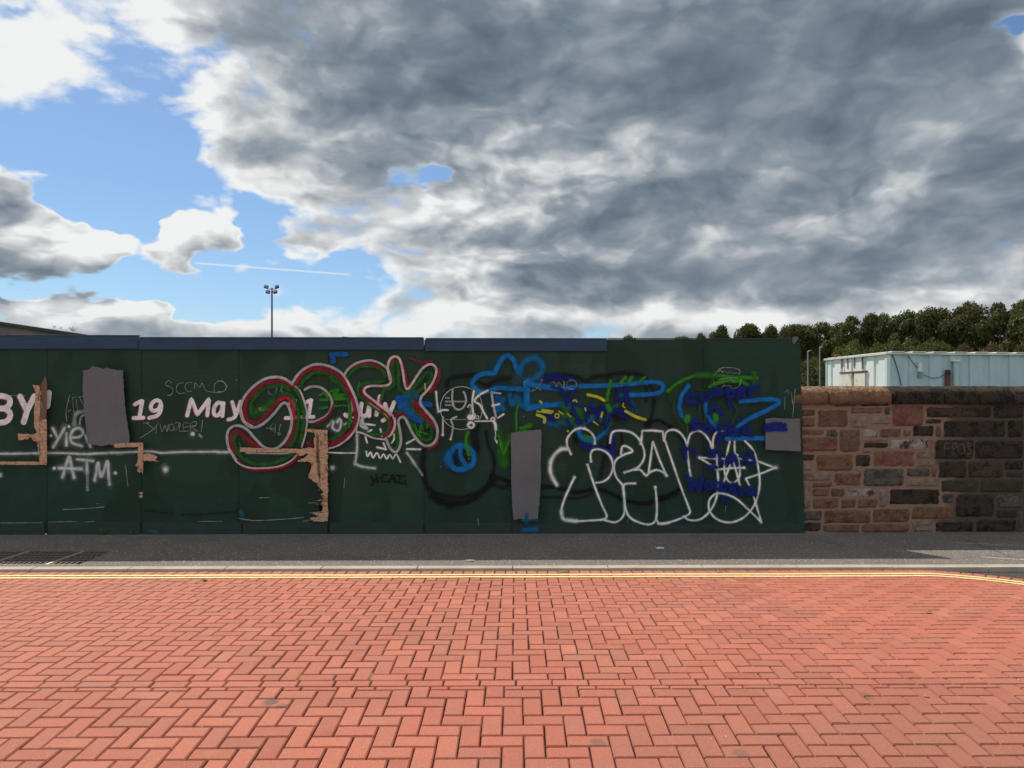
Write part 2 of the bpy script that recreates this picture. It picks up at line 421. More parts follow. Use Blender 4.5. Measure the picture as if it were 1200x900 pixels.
# ---- kerb: bevelled stones in a row
bm = bmesh.new(); xx = -11.0
while xx < 14:
    L = .914
    box(bm, xx+.003, xx+L-.003, KF+random.uniform(0,.003), KB, -.3, PAVZ+.004+random.uniform(-.001,.001), bev=.008)
    xx += L
bmobj('kerb', bm, M_KERB, kind='structure')

# ---- footpath with the opening for the grating
GZ = -.022
ga, gb_, gc = onZ(131, 645.5, GZ), onZ(93, 661.5, GZ), -6.2
yb, yf = ga.y, gb_.y
XL, XR = -14, 14
def fp(pts): return [(X, Y, FPZ(Y)) for X, Y in pts]
V_ = fp([(XL,KB),(XR,KB),(XR,FY+.9),(XL,FY+.9),(gc,yf),(gb_.x,yf),(ga.x,yb),(gc,yb)])
F_ = [(0,1,5,4),(1,2,6,5),(2,3,7,6),(3,0,4,7)]
# pit walls
pit = [(gc,yf),(gb_.x,yf),(ga.x,yb),(gc,yb)]
for X, Y in pit: V_.append((X, Y, -.30))
obj('footpath', V_, F_, M_FOOT, kind='structure')
obj('grating_pit', V_[4:], [(0,1,5,4),(1,2,6,5),(2,3,7,6),(3,0,4,7),(4,5,6,7)], mat('pit_black', (.018,.015,.014), 1), kind='structure')  # near-black walls and floor under the bars
M_STEEL = mat('galvanised_steel', (.34,.27,.25), .55, .35, fn=lambda gg, b: gg.put(b.inputs['Base Color'], gg.mix(gg.noise(gg.tc(), 30, 5, .7), (.12,.085,.08), (.28,.23,.21))))
M_STEELW = mat('worn_steel', (.4,.33,.3), .5, .4)
gt = thing('pavement_grating', 'rusty steel grating of small slots with a slanted end in the footpath by the kerb', 'grating')
bm = bmesh.new(); ny = 5
def gx(Y): return gb_.x + (ga.x-gb_.x)*(Y-yf)/(yb-yf)
for i in range(ny+1):
    Y = yf+.006+(yb-yf-.012)*i/ny; zz = FPZ(Y)
    box(bm, gc+.01, gx(Y)-.01, Y-.008, Y+.008, zz-.03, zz-.001)
bmobj('bearing_bar', bm, M_STEEL, gt)
bm = bmesh.new(); X = gc+.03
while X < ga.x:
    Yl = yf+.004 if X < gb_.x else yf + (yb-yf)*(X-gb_.x)/(ga.x-gb_.x)
    if yb-Yl > .03: box(bm, X-.005, X+.005, Yl, yb-.004, -.048, FPZ(yb)-.0035)
    X += .052
bmobj('cross_bar', bm, M_STEEL, gt)
for px in (14, 80):
    bm = bmesh.new(); p = onZ(px, 652, GZ); box(bm, p.x-.02, p.x+.02, yf+.003, yb-.003, -.05, FPZ(yb)+.001, bev=.002)
    bmobj('frame_bar', bm, M_STEELW, gt)

# ------------------------------------------------------------ hoarding
ho = thing('hoarding', 'long dark green plywood hoarding with blue top rail, date lettering and graffiti', 'hoarding')
def Fp(px, py, off=0.0):
    v = onY(px, py, FY-off); return v
def f_green(gg, b):
    o = gg.tc(); oi = gg.n.new('ShaderNodeObjectInfo')
    X, Y, Z = gg.sep(o)
    n1 = gg.noise(gg.v('MULTIPLY', o, (1, 1, 2.2)), 1.6, 6, .62)
    n2 = gg.noise(gg.v('MULTIPLY', o, (.7, 1, 9)), 2.2, 6, .68)
    c = gg.mix(gg.mr(n1, .3, .7), (.0120, .037, .023), (.023, .060, .041))
    c = gg.mix(gg.mul(oi.outputs['Random'], .7), c, (.012, .038, .032))
    c = gg.mix(gg.mr(n2, .58, .80, 0, .4), c, (.040, .088, .072))
    # overpainted roller patches of a slightly different green
    dst = gg.noise(gg.v('MULTIPLY', o, (1,1,.5)), 3.2, 6, .7); c = gg.mix(gg.mr(dst, .5, .8, 0, .5), c, (.040,.055,.048)); drip = gg.noise(gg.v('MULTIPLY', o, (26,1,1.2)), 1.0, 4, .7); c = gg.mix(gg.mr(drip, .60, .78, 0, .35), c, (.050,.066,.058))
    rp = gg.noise(gg.v('MULTIPLY', o, (2.2, 1, 1.2)), .9, 2, .4)
    c = gg.mix(gg.mul(gg.mr(rp, .52, .56), .45), c, (.009, .024, .013))
    pl = gg.noise(gg.v('MULTIPLY', o, (1, 1, 60)), 1.0, 3, .7)
    c = gg.mix(gg.mr(pl, .64, .74, 0, .35), c, (.06, .11, .095))
    scr = gg.noise(gg.v('MULTIPLY', o, (3, 1, 26)), 1.7, 4, .75)
    c = gg.mix(gg.mr(scr, .735, .76, 0, .7), c, (.17, .2, .185))
    chips = gg.mul(gg.m('GREATER_THAN', gg.sep(gg.vor(o, 9, 'Color'))[0], .93), gg.m('LESS_THAN', gg.vor(gg.v('ADD', o, gg.v('SCALE', gg.noise(o, 60, 3, .6, col=True), scale=.03)), 9), .08))
    c = gg.mix(gg.mul(chips, .55), c, (.30, .27, .22))
    # grime splashed up from the footpath
    gr = gg.mul(gg.mr(Z, .02, .35, 1, 0, True), gg.noise(o, 9, 4, .7)); c = gg.mix(gg.mul(gr, .5), c, (.035, .050, .043))
    gg.put(b.inputs['Base Color'], c)
    gg.put(b.inputs['Roughness'], gg.mr(n1, .3, .7, .42, .7))
    h = gg.add(gg.mul(pl, .6), gg.add(gg.noise(o, 1.1, 2, .4), gg.mul(gg.noise(o, 120, 3, .6), .12)))
    gg.put(b.inputs['Normal'], gg.bump(h, .35, .01))
M_GREEN = mat('green_paint', fn=f_green, spec=.2)
M_GREEND = mat('dark_green_paint', rough=.55, fn=lambda gg, b: (gg.put(b.inputs['Base Color'], gg.mix(gg.mr(gg.noise(gg.v('MULTIPLY', gg.tc(), (1.5,1,4)), 3, 5, .7), .3, .7), (.006,.020,.017), (.015,.040,.034)))))
def f_rail(gg, b):
    o = gg.tc(); n = gg.noise(gg.v('MULTIPLY', o, (1, 1, 12)), 3, 5, .7); n2 = gg.noise(o, 2.5, 4, .65)
    c = gg.mix(gg.mr(n, .3, .7), (.005, .028, .078), (.014, .056, .125))
    c = gg.mix(gg.mr(n2, .5, .75, 0, .6), c, (.012, .024, .050))
    ch = gg.noise(gg.v('MULTIPLY', o, (4, 1, 20)), 5, 4, .8); c = gg.mix(gg.mr(ch, .70, .73, 0, .6), c, (.17,.2,.24))
    gg.put(b.inputs['Base Color'], c); gg.put(b.inputs['Normal'], gg.bump(n, .3, .004))
M_RAIL = mat('blue_paint', rough=.55, fn=f_rail)

J = [-420, -300, -180, -60, 55, 166, 280, 385, 497, 600, 711, 824, 938]
tops = {0:394, 1:394}
for i in range(len(J)-1):
    a, c_ = J[i], J[i+1]
    tl, bl = Fp(a, 396), Fp(a, 625.5 if a > 200 else 626.5); tr = Fp(c_, 396 if c_ < 720 else 397)
    topz = Fp(c_, 398.5 if c_ < 720 else (396.5 if c_ > 900 else 398), 0).z
    x0, x1 = tl.x+.0028, tr.x-.0028; z0, z1 = FPZ(FY)+.004+random.uniform(0,.008), topz
    yo = random.uniform(0, .0035); bow = random.uniform(-.001, .0025)
    # gently bowed sheet with thickness, ragged foot
    nx, nz = 10, 14; vs = []
    lean = .055 if i == len(J)-2 else 0
    for k in range(nz+1):
        for h in range(nx+1):
            u, v = h/nx, k/nz
            X = x0+(x1-x0)*u + (lean*(1-v)*u); Z = z0+(z1-z0)*v
            if k == 0: Z += random.uniform(-.004, .006)
            vs.append((X, FY+yo+bow*math.sin(math.pi*u)*math.sin(math.pi*v), Z))
    N = len(vs); vs += [(a_, b_+.018, c2) for a_, b_, c2 in vs]; fs = []
    W = nx+1
    for k in range(nz):
        for h in range(nx):
            q_ = k*W+h; fs.append((q_, q_+1, q_+W+1, q_+W)); fs.append((N+q_, N+q_+W, N+q_+W+1, N+q_+1))
    for h in range(nx):
        fs.append((h, N+h, N+h+1, h+1)); t_ = nz*W+h; fs.append((t_, t_+1, N+t_+1, N+t_))
    for k in range(nz):
        q_ = k*W; fs.append((q_, q_+W, N+q_+W, N+q_)); q_ = k*W+nx; fs.append((q_, N+q_, N+q_+W, q_+W))
    obj('panel', vs, fs, M_GREEN, ho)
def board(px0, px1, py0, py1, y0, y1, m, name, pyr=None):
    a, c_ = Fp(px0, py0), Fp(px1, py1); bm = bmesh.new()
    vs_ = box(bm, a.x, c_.x, y0, y1, c_.z, a.z, bev=.002)
    return bmobj(name, bm, m, ho)
board(-420, 163, 393.6, 409, FY-.022, FY-.0025, M_RAIL, 'top_rail')
board(163.4, 497, 396.4, 410, FY-.022, FY-.0025, M_RAIL, 'top_rail')
board(498.6, 711, 397.6, 411.5, FY-.022, FY-.0025, M_RAIL, 'top_rail')
# capping laid flat on the rails
for a, c_, py in ((-420, 162.5, 393.4), (164, 496, 396.2), (499, 711, 397.4), (712, 936, 397.4)):
    p, q_ = Fp(a, py), Fp(c_, py); bm = bmesh.new()
    box(bm, p.x, q_.x, FY-.026 if a < 700 else FY-.003, FY+.05, p.z+.0005, p.z+.012, bev=.002); bmobj('capping', bm, M_GREEND if a > 700 else M_RAIL, ho)
# foot boards
for a, c_, py in ((-420, 53, 612), (57, 165, 611.5), (167.5, 283, 612.5), (285.5, 384, 611.8), (386.5, 496, 612.2), (498.5, 599, 613)):
    p, q_ = Fp(a, py), Fp(c_, 625.3); bm = bmesh.new()
    box(bm, p.x, q_.x, FY-.014+random.uniform(0,.003), FY-.001, FPZ(FY)+.001, p.z, bev=.002); bmobj('foot_board', bm, M_GREEND, ho)
p, q_ = Fp(601, 614.5), Fp(940, 625.3); bm = bmesh.new(); box(bm, p.x, q_.x, FY-.0018, FY-.0002, FPZ(FY)+.001, p.z); bmobj('foot_board', bm, M_GREEND, ho)
# posts behind the sheets
M_TIMB = mat('rough_timber', rough=.85, fn=lambda gg, b: gg.put(b.inputs['Base Color'], gg.mix(gg.noise(gg.v('MULTIPLY', gg.tc(), (8,8,1)), 3, 5, .7), (.20,.13,.08), (.36,.25,.16))))
for px in J[1:-1:1]:
    p = Fp(px, 500); bm = bmesh.new(); box(bm, p.x-.04, p.x+.04, FY+.055, FY+.13, -.05, 2.25, bev=.003); bmobj('post', bm, M_TIMB, ho)
for zz in (.35, 1.2, 2.05):
    bm = bmesh.new(); box(bm, Fp(-420,500).x, Fp(935,500).x, FY+.0235, FY+.053, zz, zz+.09); bmobj('cross_rail', bm, M_TIMB, ho)
# torn flap of felt at the right-hand top corner
vs = [Fp(929,395.5,.004), Fp(933,394,.014), Fp(932.5,401,.02), Fp(930.5,404,.012), Fp(928.5,400,.004), Fp(936,396,.004)]
obj('torn_flap', vs, [(0,1,2,3,4),(1,5,2)], mat('bluegrey_felt', (.10,.13,.15), .7), ho)
# a bent strip lying along the top
bm = bmesh.new(); a = Fp(396, 396.6); b_ = Fp(402, 394.8); c_ = Fp(420, 396.4)
tube(bm, [a, b_, c_], .006, 6); bmobj('loose_strip', bm, mat('grey_strip', (.08,.09,.10), .6), ho)

# ---- paint strokes: soft-edged ribbons of paint on the boards
LAY = [0]
def f_spray(col, alpha, soft, fleck, col2=None, wet=.45):
    def f(gg, b):
        uv = gg.n.new('ShaderNodeUVMap').outputs[0]; u, v, _ = gg.sep(uv); o = gg.tc()
        r = gg.v('LENGTH', gg.xyz(u, v, 0.0))
        n = gg.noise(o, 160, 3, .7); n2 = gg.noise(o, 9, 4, .6)
        rr = gg.add(r, gg.mul(gg.sub(n, .5), fleck))
        rr = gg.add(rr, gg.mul(gg.sub(n2, .5), fleck*.9))
        a = gg.mr(rr, 1-soft, 1.0, 1.0, 0.0, True)
        a = gg.mul(a, gg.mr(gg.noise(o, 14, 5, .7), .28, .56, alpha*.58, alpha))
        gg.put(b.inputs['Alpha'], a)
        c2 = col2 or tuple(q*.72 for q in col)
        gg.put(b.inputs['Base Color'], gg.mix(gg.mr(n2, .35, .65), col, c2))
    m = mat('spray', col, wet, fn=f, spec=.2); m.blend_method = 'BLEND' if hasattr(m, 'blend_method') else None
    return m
SP = {'split': f_spray((.035,.016,.010), .9, .4, .6), 'fibre': f_spray((.72,.55,.40), .8, .4, .6),'mist': f_spray((.70,.78,.77), .20, .98, 1.1), 'bluemist': f_spray((.002,.16,.42), .35, .98, .9), 'greenmist': f_spray((.02,.16,.012), .30, .98, 1.0), 'navymist': f_spray((.001,.012,.18), .40, .98, .9), 'redmist': f_spray((.22,.015,.03), .3, .98, .9), 'blackmist': f_spray((.003,.004,.004), .35, .98, .8),'faint': f_spray((.28,.27,.25), .22, .8, 1.0),
 'white': f_spray((.86,.92,.92), .97, .42, .18), 'whitesoft': f_spray((.80,.87,.87), .80, .85, .25), 'whitethin': f_spray((.55,.62,.60), .5, .7, .9),
 'chalk': f_spray((.5,.57,.54), .5, .6, 1.3), 'mauve': f_spray((.55,.52,.54), .92, .25, .2, (.38,.40,.42)), 'pinkgrey': f_spray((.66,.56,.58), .95, .25, .2, (.48,.48,.50)),
 'crimson': f_spray((.26,.012,.035), .95, .3, .2), 'red': f_spray((.55,.015,.03), .95, .3, .2), 'green': f_spray((.018,.135,.018), .95, .4, .3, (.012,.085,.014)),
 'brightgreen': f_spray((.035,.27,.012), .92, .5, .4), 'olive': f_spray((.030,.072,.018), .7, .7, .4), 'softgreen': f_spray((.025,.19,.012), .7, .9, .6),
 'blue': f_spray((.002,.20,.58), .95, .5, .22, (.002,.14,.42)), 'bluesoft': f_spray((.002,.18,.48), .8, .85, .35, (.002,.12,.32)), 'royal': f_spray((.002,.12,.45), .92, .4, .5),
 'teal': f_spray((.008,.14,.22), .7, .8, .5), 'navy': f_spray((.001,.016,.22), .95, .45, .3, (.001,.012,.15)), 'navysoft': f_spray((.001,.013,.16), .85, .8, .4),
 'black': f_spray((.006,.008,.010), .82, .75, .3), 'blacksoft': f_spray((.007,.010,.012), .6, .95, .5), 'ink': f_spray((.0015,.0015,.0015), 1, .35, .2),
 'yellow': f_spray((.55,.58,.05), .95, .35, .3, (.38,.44,.03)), 'crisp': f_spray((.90,.86,.87), 1.0, .10, .06, (.84,.80,.82), .6), 'crispred': f_spray((.30,.06,.11), 1.0, .12, .06, None, .6),
 'limewhite': f_spray((.42,.62,.34), .9, .4, .3), 'roseline': f_spray((.78,.58,.64), .95, .3, .2)}
def spline(pts, step=1.4):
    if len(pts) < 3:
        n = max(2, int(math.dist(pts[0], pts[-1])/2)) if len(pts) == 2 else 1
        return [(pts[0][0]+(pts[-1][0]-pts[0][0])*i/n, pts[0][1]+(pts[-1][1]-pts[0][1])*i/n) for i in range(n+1)]
    out = []
    for i in range(len(pts)-1):
        p0 = pts[max(i-1,0)]; p1 = pts[i]; p2 = pts[i+1]; p3 = pts[min(i+2,len(pts)-1)]
        n = max(2, int(math.dist(p1, p2)/step))
        for k in range(n):
            t_ = k/n; t2 = t_*t_; t3 = t2*t_
            out.append(tuple(.5*((2*p1[c])+(-p0[c]+p2[c])*t_+(2*p0[c]-5*p1[c]+4*p2[c]-p3[c])*t2+(-p0[c]+3*p1[c]-3*p2[c]+p3[c])*t3) for c in (0,1)))
    out.append(tuple(pts[-1])); return out
HALO = dict(white='mist', whitesoft='mist', blue='bluemist', bluesoft='bluemist', brightgreen='greenmist', green='greenmist', navy='navymist', crimson='redmist', black='blackmist')
WIDE = dict(white=.95, mauve=.86, roseline=.9, pinkgrey=.9, whitesoft=1.12, chalk=1.0, green=1.15, brightgreen=1.1, softgreen=1.3, blue=1.05, bluesoft=1.2, navy=1.05, black=1.25, crimson=1.1, ink=1.3, yellow=1.15, olive=1.2, royal=1.1, teal=1.2)
class Tag:
    """one piece of writing or painting: ribbons that lie on the boards"""
    def __init__(s, frame=(0,0,1), Y=FY, straight=False): s.f = frame; s.v = []; s.q = []; s.uv = []; s.mi = []; s.mats = []; s.Y = Y
    def at(s, ox, oy, sc): s.f = (ox, oy, sc); return s
    def st(s, m, wd, *pts, line=False):
        ox, oy, sc = s.f; wd *= WIDE.get(m, 1.0); pts = [(ox+a/sc, oy+b/sc) for a, b in pts]; hw = wd/sc/2
        if len(pts) == 1: pts = [pts[0], (pts[0][0]+.05, pts[0][1])]
        if line:
            for a, b in zip(pts[:-1], pts[1:]): s._rib(m, hw, spline([a, b]))
        else: s._rib(m, hw, spline(pts))
        return s
    def _rib(s, m, hw, P_):
        if m in HALO and hw > .8: s._rib(HALO[m], hw*(2.3 if hw < 3 else 1.7), P_)
        mt = SP[m]
        if mt not in s.mats: s.mats.append(mt)
        mi = s.mats.index(mt)
        n = len(P_); LAY[0] += 1; off0 = .0030 + LAY[0]*.00009
        tan = []
        for i in range(n):
            a = P_[max(i-1,0)]; b = P_[min(i+1,n-1)]; d = math.hypot(b[0]-a[0], b[1]-a[1]) or 1; tan.append(((b[0]-a[0])/d, (b[1]-a[1])/d))
        ext = [((P_[0][0]-tan[0][0]*hw*c, P_[0][1]-tan[0][1]*hw*c), tan[0], -c) for c in (1, .5)]
        ext += [(P_[i], tan[i], 0.0) for i in range(n)]
        ext += [((P_[-1][0]+tan[-1][0]*hw*c, P_[-1][1]+tan[-1][1]*hw*c), tan[-1], c) for c in (.5, 1)]
        b0 = len(s.v); m_ = len(ext)
        for k, (p, t_, c) in enumerate(ext):
            off = off0 + .00007*k/m_
            for sd in (-1, 0, 1):
                s.v.append(tuple(onY(p[0]-t_[1]*hw*sd, p[1]+t_[0]*hw*sd, s.Y-off))); s.uv.append((c, sd))
        for k in range(m_-1):
            for h in (0, 1):
                a = b0+k*3+h; s.q.append((a, a+1, a+4, a+3)); s.mi.append(mi)
    def circ(s, m, wd, cx, cy, rx, ry=None):
        ry = ry or rx
        return s.st(m, wd, *[(cx+rx*math.cos(a*math.pi/6), cy+ry*math.sin(a*math.pi/6)) for a in range(13)])
    def done(s, name, label, parent=None):
        # ribbon edges where normal flips are harmless: paint is two-sided
        o = obj(name, s.v, s.q, s.mats, parent or ho)
        uvl = o.data.uv_layers.new(name='UVMap'); li = np.zeros(len(o.data.loops), dtype=np.int32); o.data.loops.foreach_get('vertex_index', li)
        uvl.data.foreach_set('uv', np.array(s.uv, dtype=np.float32)[li].ravel())
        o.data.polygons.foreach_set('material_index', np.array(s.mi, dtype=np.int32))
        o['label'] = label; return o
C1=(0,430,6); C2=(130,430,6); C3=(255,405,5.628); C4=(375,405,6.92); C5=(375,480,6.92); C6=(490,405,6.92); C7=(490,490,6.92); C8=(610,410,6.667)
D1=(635,490,6.92); D2=(760,410,6.63); D3=(770,490,6.92); D4=(500,440,11.25)

# poster lettering: pale pink letters with a crimson edge down their left side
def letters(t_, wd, strokes):
    for s_ in strokes: t_.st('crispred', wd+1, *[(a-7, b+5) for a, b in s_])
    for s_ in strokes: t_.st('crisp', wd, *s_)
def seg(*p):                                                        # sharp corners: densify
    out = []
    for a, b in zip(p[:-1], p[1:]):
        for k in range(6): out.append((a[0]+(b[0]-a[0])*k/6, a[1]+(b[1]-a[1])*k/6))
    return out+[p[-1]]
t_ = Tag(C1); letters(t_, 42, [seg((-60,392),(-35,205)), [(-35,207),(20,205),(66,225),(66,265),(30,290),(-30,292)], [(-30,292),(40,296),(72,330),(60,370),(20,390),(-60,392)],
    seg((142,208),(190,310)), seg((242,205),(190,310),(168,388)), seg((345,182),(333,275))]); t_.done('lettering', "pale pink BY' lettering")
t_ = Tag(C2); letters(t_, 29, [seg((170,262),(222,236),(200,355)), seg((160,359),(228,357)), [(352,262),(342,240),(315,236),(288,258),(282,292),(302,308),(335,296),(352,262),(350,305),(325,342),(270,358)],
    ]); t_.done('lettering', 'pale pink number 19'); t_ = Tag(C2); letters(t_, 29, [seg((536,342),(566,225),(608,335),(690,225),(678,340)), [(785,262),(755,250),(728,285),(725,328),(748,342),(776,312),(788,258)], seg((792,255),(784,344))])
t_.at(*C3); letters(t_, 26, [seg((97,372),(118,450)), [(152,370),(128,440),(108,475),(72,488)]]); t_.done('lettering', 'pale pink word May'); t_ = Tag(C3); letters(t_, 26, [seg((284,419),(322,418))]); t_.done('lettering', 'pale pink dash'); t_ = Tag(C3); letters(t_, 26, [seg((478,378),(512,358),(496,475)), seg((450,478),(516,475)),
    seg((578,378),(618,356),(600,470)), seg((560,472),(632,470))])
t_.done('lettering', 'pale pink number 11'); t_ = Tag(C4); letters(t_, 35, [[(268,440),(252,530),(225,572),(205,560)], [(338,470),(328,540),(350,572),(385,552),(402,470)], seg((404,470),(398,570)), seg((486,412),(458,560)), seg((528,475),(552,560)), [(602,460),(565,550),(545,585),(510,608)]])
t_.done('lettering', 'pale pink word July')

# round emblem of the market, with tiny words
t_ = Tag(D4); t_.circ('white', 9, 460, 430, 280, 282).st('white', 6, (245,580),(510,580)).st('white', 6, (572,400),(575,510)).done('emblem', 'thin white circle around a small cart drawing')
def word(txt, px, py, h, label, col):
    cu = bpy.data.curves.new('word', 'FONT'); cu.body = txt; cu.size = h/97.5*1.36; cu.offset = .0009; cu.space_character = 1.22
    ob = bpy.data.objects.new('word', cu); COL.objects.link(ob); dg = bpy.context.evaluated_depsgraph_get()
    me = bpy.data.meshes.new_from_object(ob.evaluated_get(dg)); bpy.data.objects.remove(ob); bpy.data.curves.remove(cu)
    o = bpy.data.objects.new('small_word', me); COL.objects.link(o); me.materials.clear(); me.materials.append(col); LAY[0] += 1
    p = onY(px, py, FY); o.location = (p.x, FY-.003-LAY[0]*.00009, p.z); o.rotation_euler = (R(90), 0, 0); o.parent = ho; o['label'] = label
M_WH = mat('white_print', (.6,.62,.6), .6)
word('THE', 521.6, 467.2, 1.9, 'tiny white word THE', M_WH); word('NEIGHBOURHOOD', 521.6, 471.4, 1.9, 'tiny white word NEIGHBOURHOOD', M_WH); word('MARKET', 521.6, 475.6, 1.9, 'tiny white word MARKET', M_WH)

# old black arcs underneath
t_ = Tag(C7)
t_.st('black', 44, (45,270),(38,400),(70,540),(160,650),(300,690),(430,660),(540,580),(620,490))
t_.st('black', 22, (550,110),(570,220),(608,300),(612,420),(550,550),(420,625),(270,640),(130,600)).st('black', 60, (470,60),(455,130),(475,250))
t_.st('black', 26, (600,470),(700,500),(745,520)).st('blacksoft', 60, (600,540),(700,560),(745,530)).st('black', 30, (100,640),(260,720))
t_.at(*C6).st('black', 34, (235,330),(235,285),(300,255),(400,240),(470,235)).st('black', 20, (500,300),(600,340),(700,340)).st('black', 26, (560,320),(640,280),(740,262))
t_.at(*D1).st('black', 34, (0,555),(120,560),(280,600),(440,575),(560,610),(680,665),(850,685),(1038,630)).st('blacksoft', 40, (0,640),(150,640),(300,650),(420,600)).st('black', 16, (640,90),(650,200),(620,300)).st('blacksoft', 70, (560,150),(500,360),(470,520)).st('black', 26, (270,110),(275,190))
t_.at(*D3).st('black', 34, (0,650),(80,635),(180,580)).st('blacksoft', 60, (20,660),(150,620))
t_.at(*C8).st('black', 24, (190,215),(330,195),(430,205),(510,250)).st('black', 34, (520,240),(600,205),(690,205)).st('black', 22, (700,190),(820,178),(930,190),(1000,240),(1040,340),(1035,460),(1015,560)).st('black', 16, (960,260),(990,330),(985,400)).st('ink', 20, (980,580),(1050,555),(1090,555),(1200,610)).st('blacksoft', 120, (740,520),(800,540)).st('black', 60, (990,578))
t_.at(*D2).st('black', 15, (40,550),(110,555),(200,630),(300,750))
t_.done('graffiti', 'old black sweeping arcs of spray paint')

# white horizontal spray line
t_ = Tag(C1); t_.st('whitesoft', 21, (-60,610),(80,610),(262,607)).st('whitesoft', 21, (338,605),(450,606),(600,613),(700,607),(838,603))
t_.at(*C2).st('whitesoft', 21, (0,605),(90,600),(182,596)).st('whitesoft', 21, (232,592),(300,597),(360,605),(500,598),(840,597)).at(*C3).st('whitesoft', 18, (0,703),(145,704)).st('whitesoft', 14, (190,706),(400,712),(530,708))
t_.at(*C5).st('white', 15, (70,347),(180,352),(290,352)); t_.done('graffiti', 'long soft white horizontal spray line')
# yie / A7M
t_ = Tag(C1); m_ = 'whitesoft'
t_.st(m_, 30, (370,430),(400,490)).st(m_, 30, (455,430),(410,505),(374,565)).st(m_, 26, (467,465),(467,552)).st(m_, 28, (492,497),(555,492),(585,462),(560,432),(520,440),(497,480),(505,530),(575,556)).st(m_, 24, (600,482),(636,560))
t_.st('white', 24, (484,420)).st('white', 24, (358,484)).st('whitesoft', 30, (440,775),(462,700),(487,632),(505,710),(522,778)).st('whitesoft', 32, (412,711),(570,717)).st('whitesoft', 26, (543,650),(655,662)).st('whitesoft', 28, (610,655),(614,745)).st('whitethin', 30, (615,740),(615,865))
t_.st('whitesoft', 28, (665,795),(678,735),(690,672),(712,770),(755,664),(762,740),(770,825)).st('white', 30, (381,712)).st('white', 30, (810,746)).st('whitesoft', 40, (0,760)).done('graffiti', 'white sprayed tag reading yie A7M')
# spray dots
t_ = Tag(C2); t_.st('white', 36, (575,470)).st('whitesoft', 60, (384,722)).st('white', 26, (380,720),(392,724)).st('chalk', 26, (622,478),(634,490)).at(*C5).st('white', 28, (100,473)).st('whitesoft', 50, (100,473)).done('graffiti', 'small white spray dots')
# thin scratched tags
t_ = Tag(C2); c_ = 'chalk'
t_.st(c_, 7, (425,112),(405,95),(384,125),(435,152),(425,195),(398,198)).st(c_, 7, (510,112),(475,118),(460,150),(475,185),(520,182)).st(c_, 6, (570,112),(535,112),(520,140),(540,172),(565,170)).st(c_, 6, (588,150),(592,112),(625,145),(640,112),(670,165),(730,178),(780,178),(812,140),(780,98),(730,120),(728,175))
t_.st(c_, 6, (230,395),(270,392)).st(c_, 6, (250,395),(320,450)).st(c_, 6, (330,400),(290,445),(205,500)).st(c_, 6, (318,420),(318,470)).st(c_, 7, (345,400),(360,455),(380,410),(395,455),(405,400)).circ(c_, 7, 425, 425, 18, 24).st(c_, 6, (450,395),(480,395),(455,450),(440,420)).st(c_, 7, (490,395),(480,450),(520,450)).st(c_, 6, (545,395),(510,398),(512,450),(545,450)).st(c_, 6, (512,425),(600,412)).st(c_, 7, (560,450),(562,398),(600,385),(595,415),(565,422),(610,450)).st(c_, 7, (645,375),(636,455))
t_.done('graffiti', 'two faint scratched white signatures around the date')
t_ = Tag(C1); t_.st(c_, 7, (470,380),(465,310),(490,200)).st(c_, 7, (480,315),(500,300)).st(c_, 6, (510,215),(520,320)).st(c_, 6, (512,215),(590,205)).st(c_, 6, (560,215),(595,290)).st(c_, 6, (535,225),(548,325)).st('whitethin', 40, (520,400),(535,330),(590,310)).st('whitethin', 22, (560,400),(570,350),(600,335)).done('graffiti', 'faint scratched lines left of the grey paint patch')
t_ = Tag(C3); t_.st(c_, 7, (330,285),(345,320),(380,318),(390,270)).st(c_, 7, (440,265),(415,290),(430,305)).st(c_, 7, (455,290),(480,300)).st(c_, 6, (365,515),(345,545),(370,560)).st(c_, 6, (380,515),(380,575)).st(c_, 6, (320,545),(375,545)).st(c_, 6, (415,520),(405,560)).circ(c_, 6, 405, 580, 8).st(c_, 7, (0,232),(40,240),(62,275),(40,300),(0,305)).done('graffiti', 'faint scratched letters inside the large piece')
# cartoon face and rays in white, behind the big piece
t_ = Tag(C5); w_ = 'white'
t_.st('whitesoft', 24, (300,190),(300,320),(285,440)).st('whitesoft', 26, (285,440),(340,462),(445,476)).st(w_, 17, (375,340),(385,380),(410,345),(430,390),(462,350),(488,395),(515,360),(540,400),(566,365),(590,398),(618,362),(652,425))
t_.st(w_, 20, (462,305),(535,322)).st(w_, 18, (515,272),(535,322)).st(w_, 20, (702,275),(768,238)).st(w_, 20, (705,320),(812,322)).st('whitesoft', 24, (705,350),(770,440)).st('whitethin', 30, (760,430),(830,530)).st(w_, 18, (490,158),(502,215)).st(w_, 20, (388,182),(418,165)).st(w_, 18, (368,218),(382,268)).st(w_, 20, (330,112),(445,126)).st(w_, 16, (580,272),(600,240),(600,200))
t_.st('whitesoft', 22, (60,135),(95,88)).st('whitesoft', 26, (110,100),(102,150),(150,170),(172,110),(158,75),(140,100)).st('whitesoft', 24, (200,120),(250,95)).st('whitesoft', 26, (335,85),(330,130),(385,155),(350,115),(345,60)).st('white', 20, (215,60),(280,65)).done('graffiti', 'white line cartoon with zigzag mouth and rays')
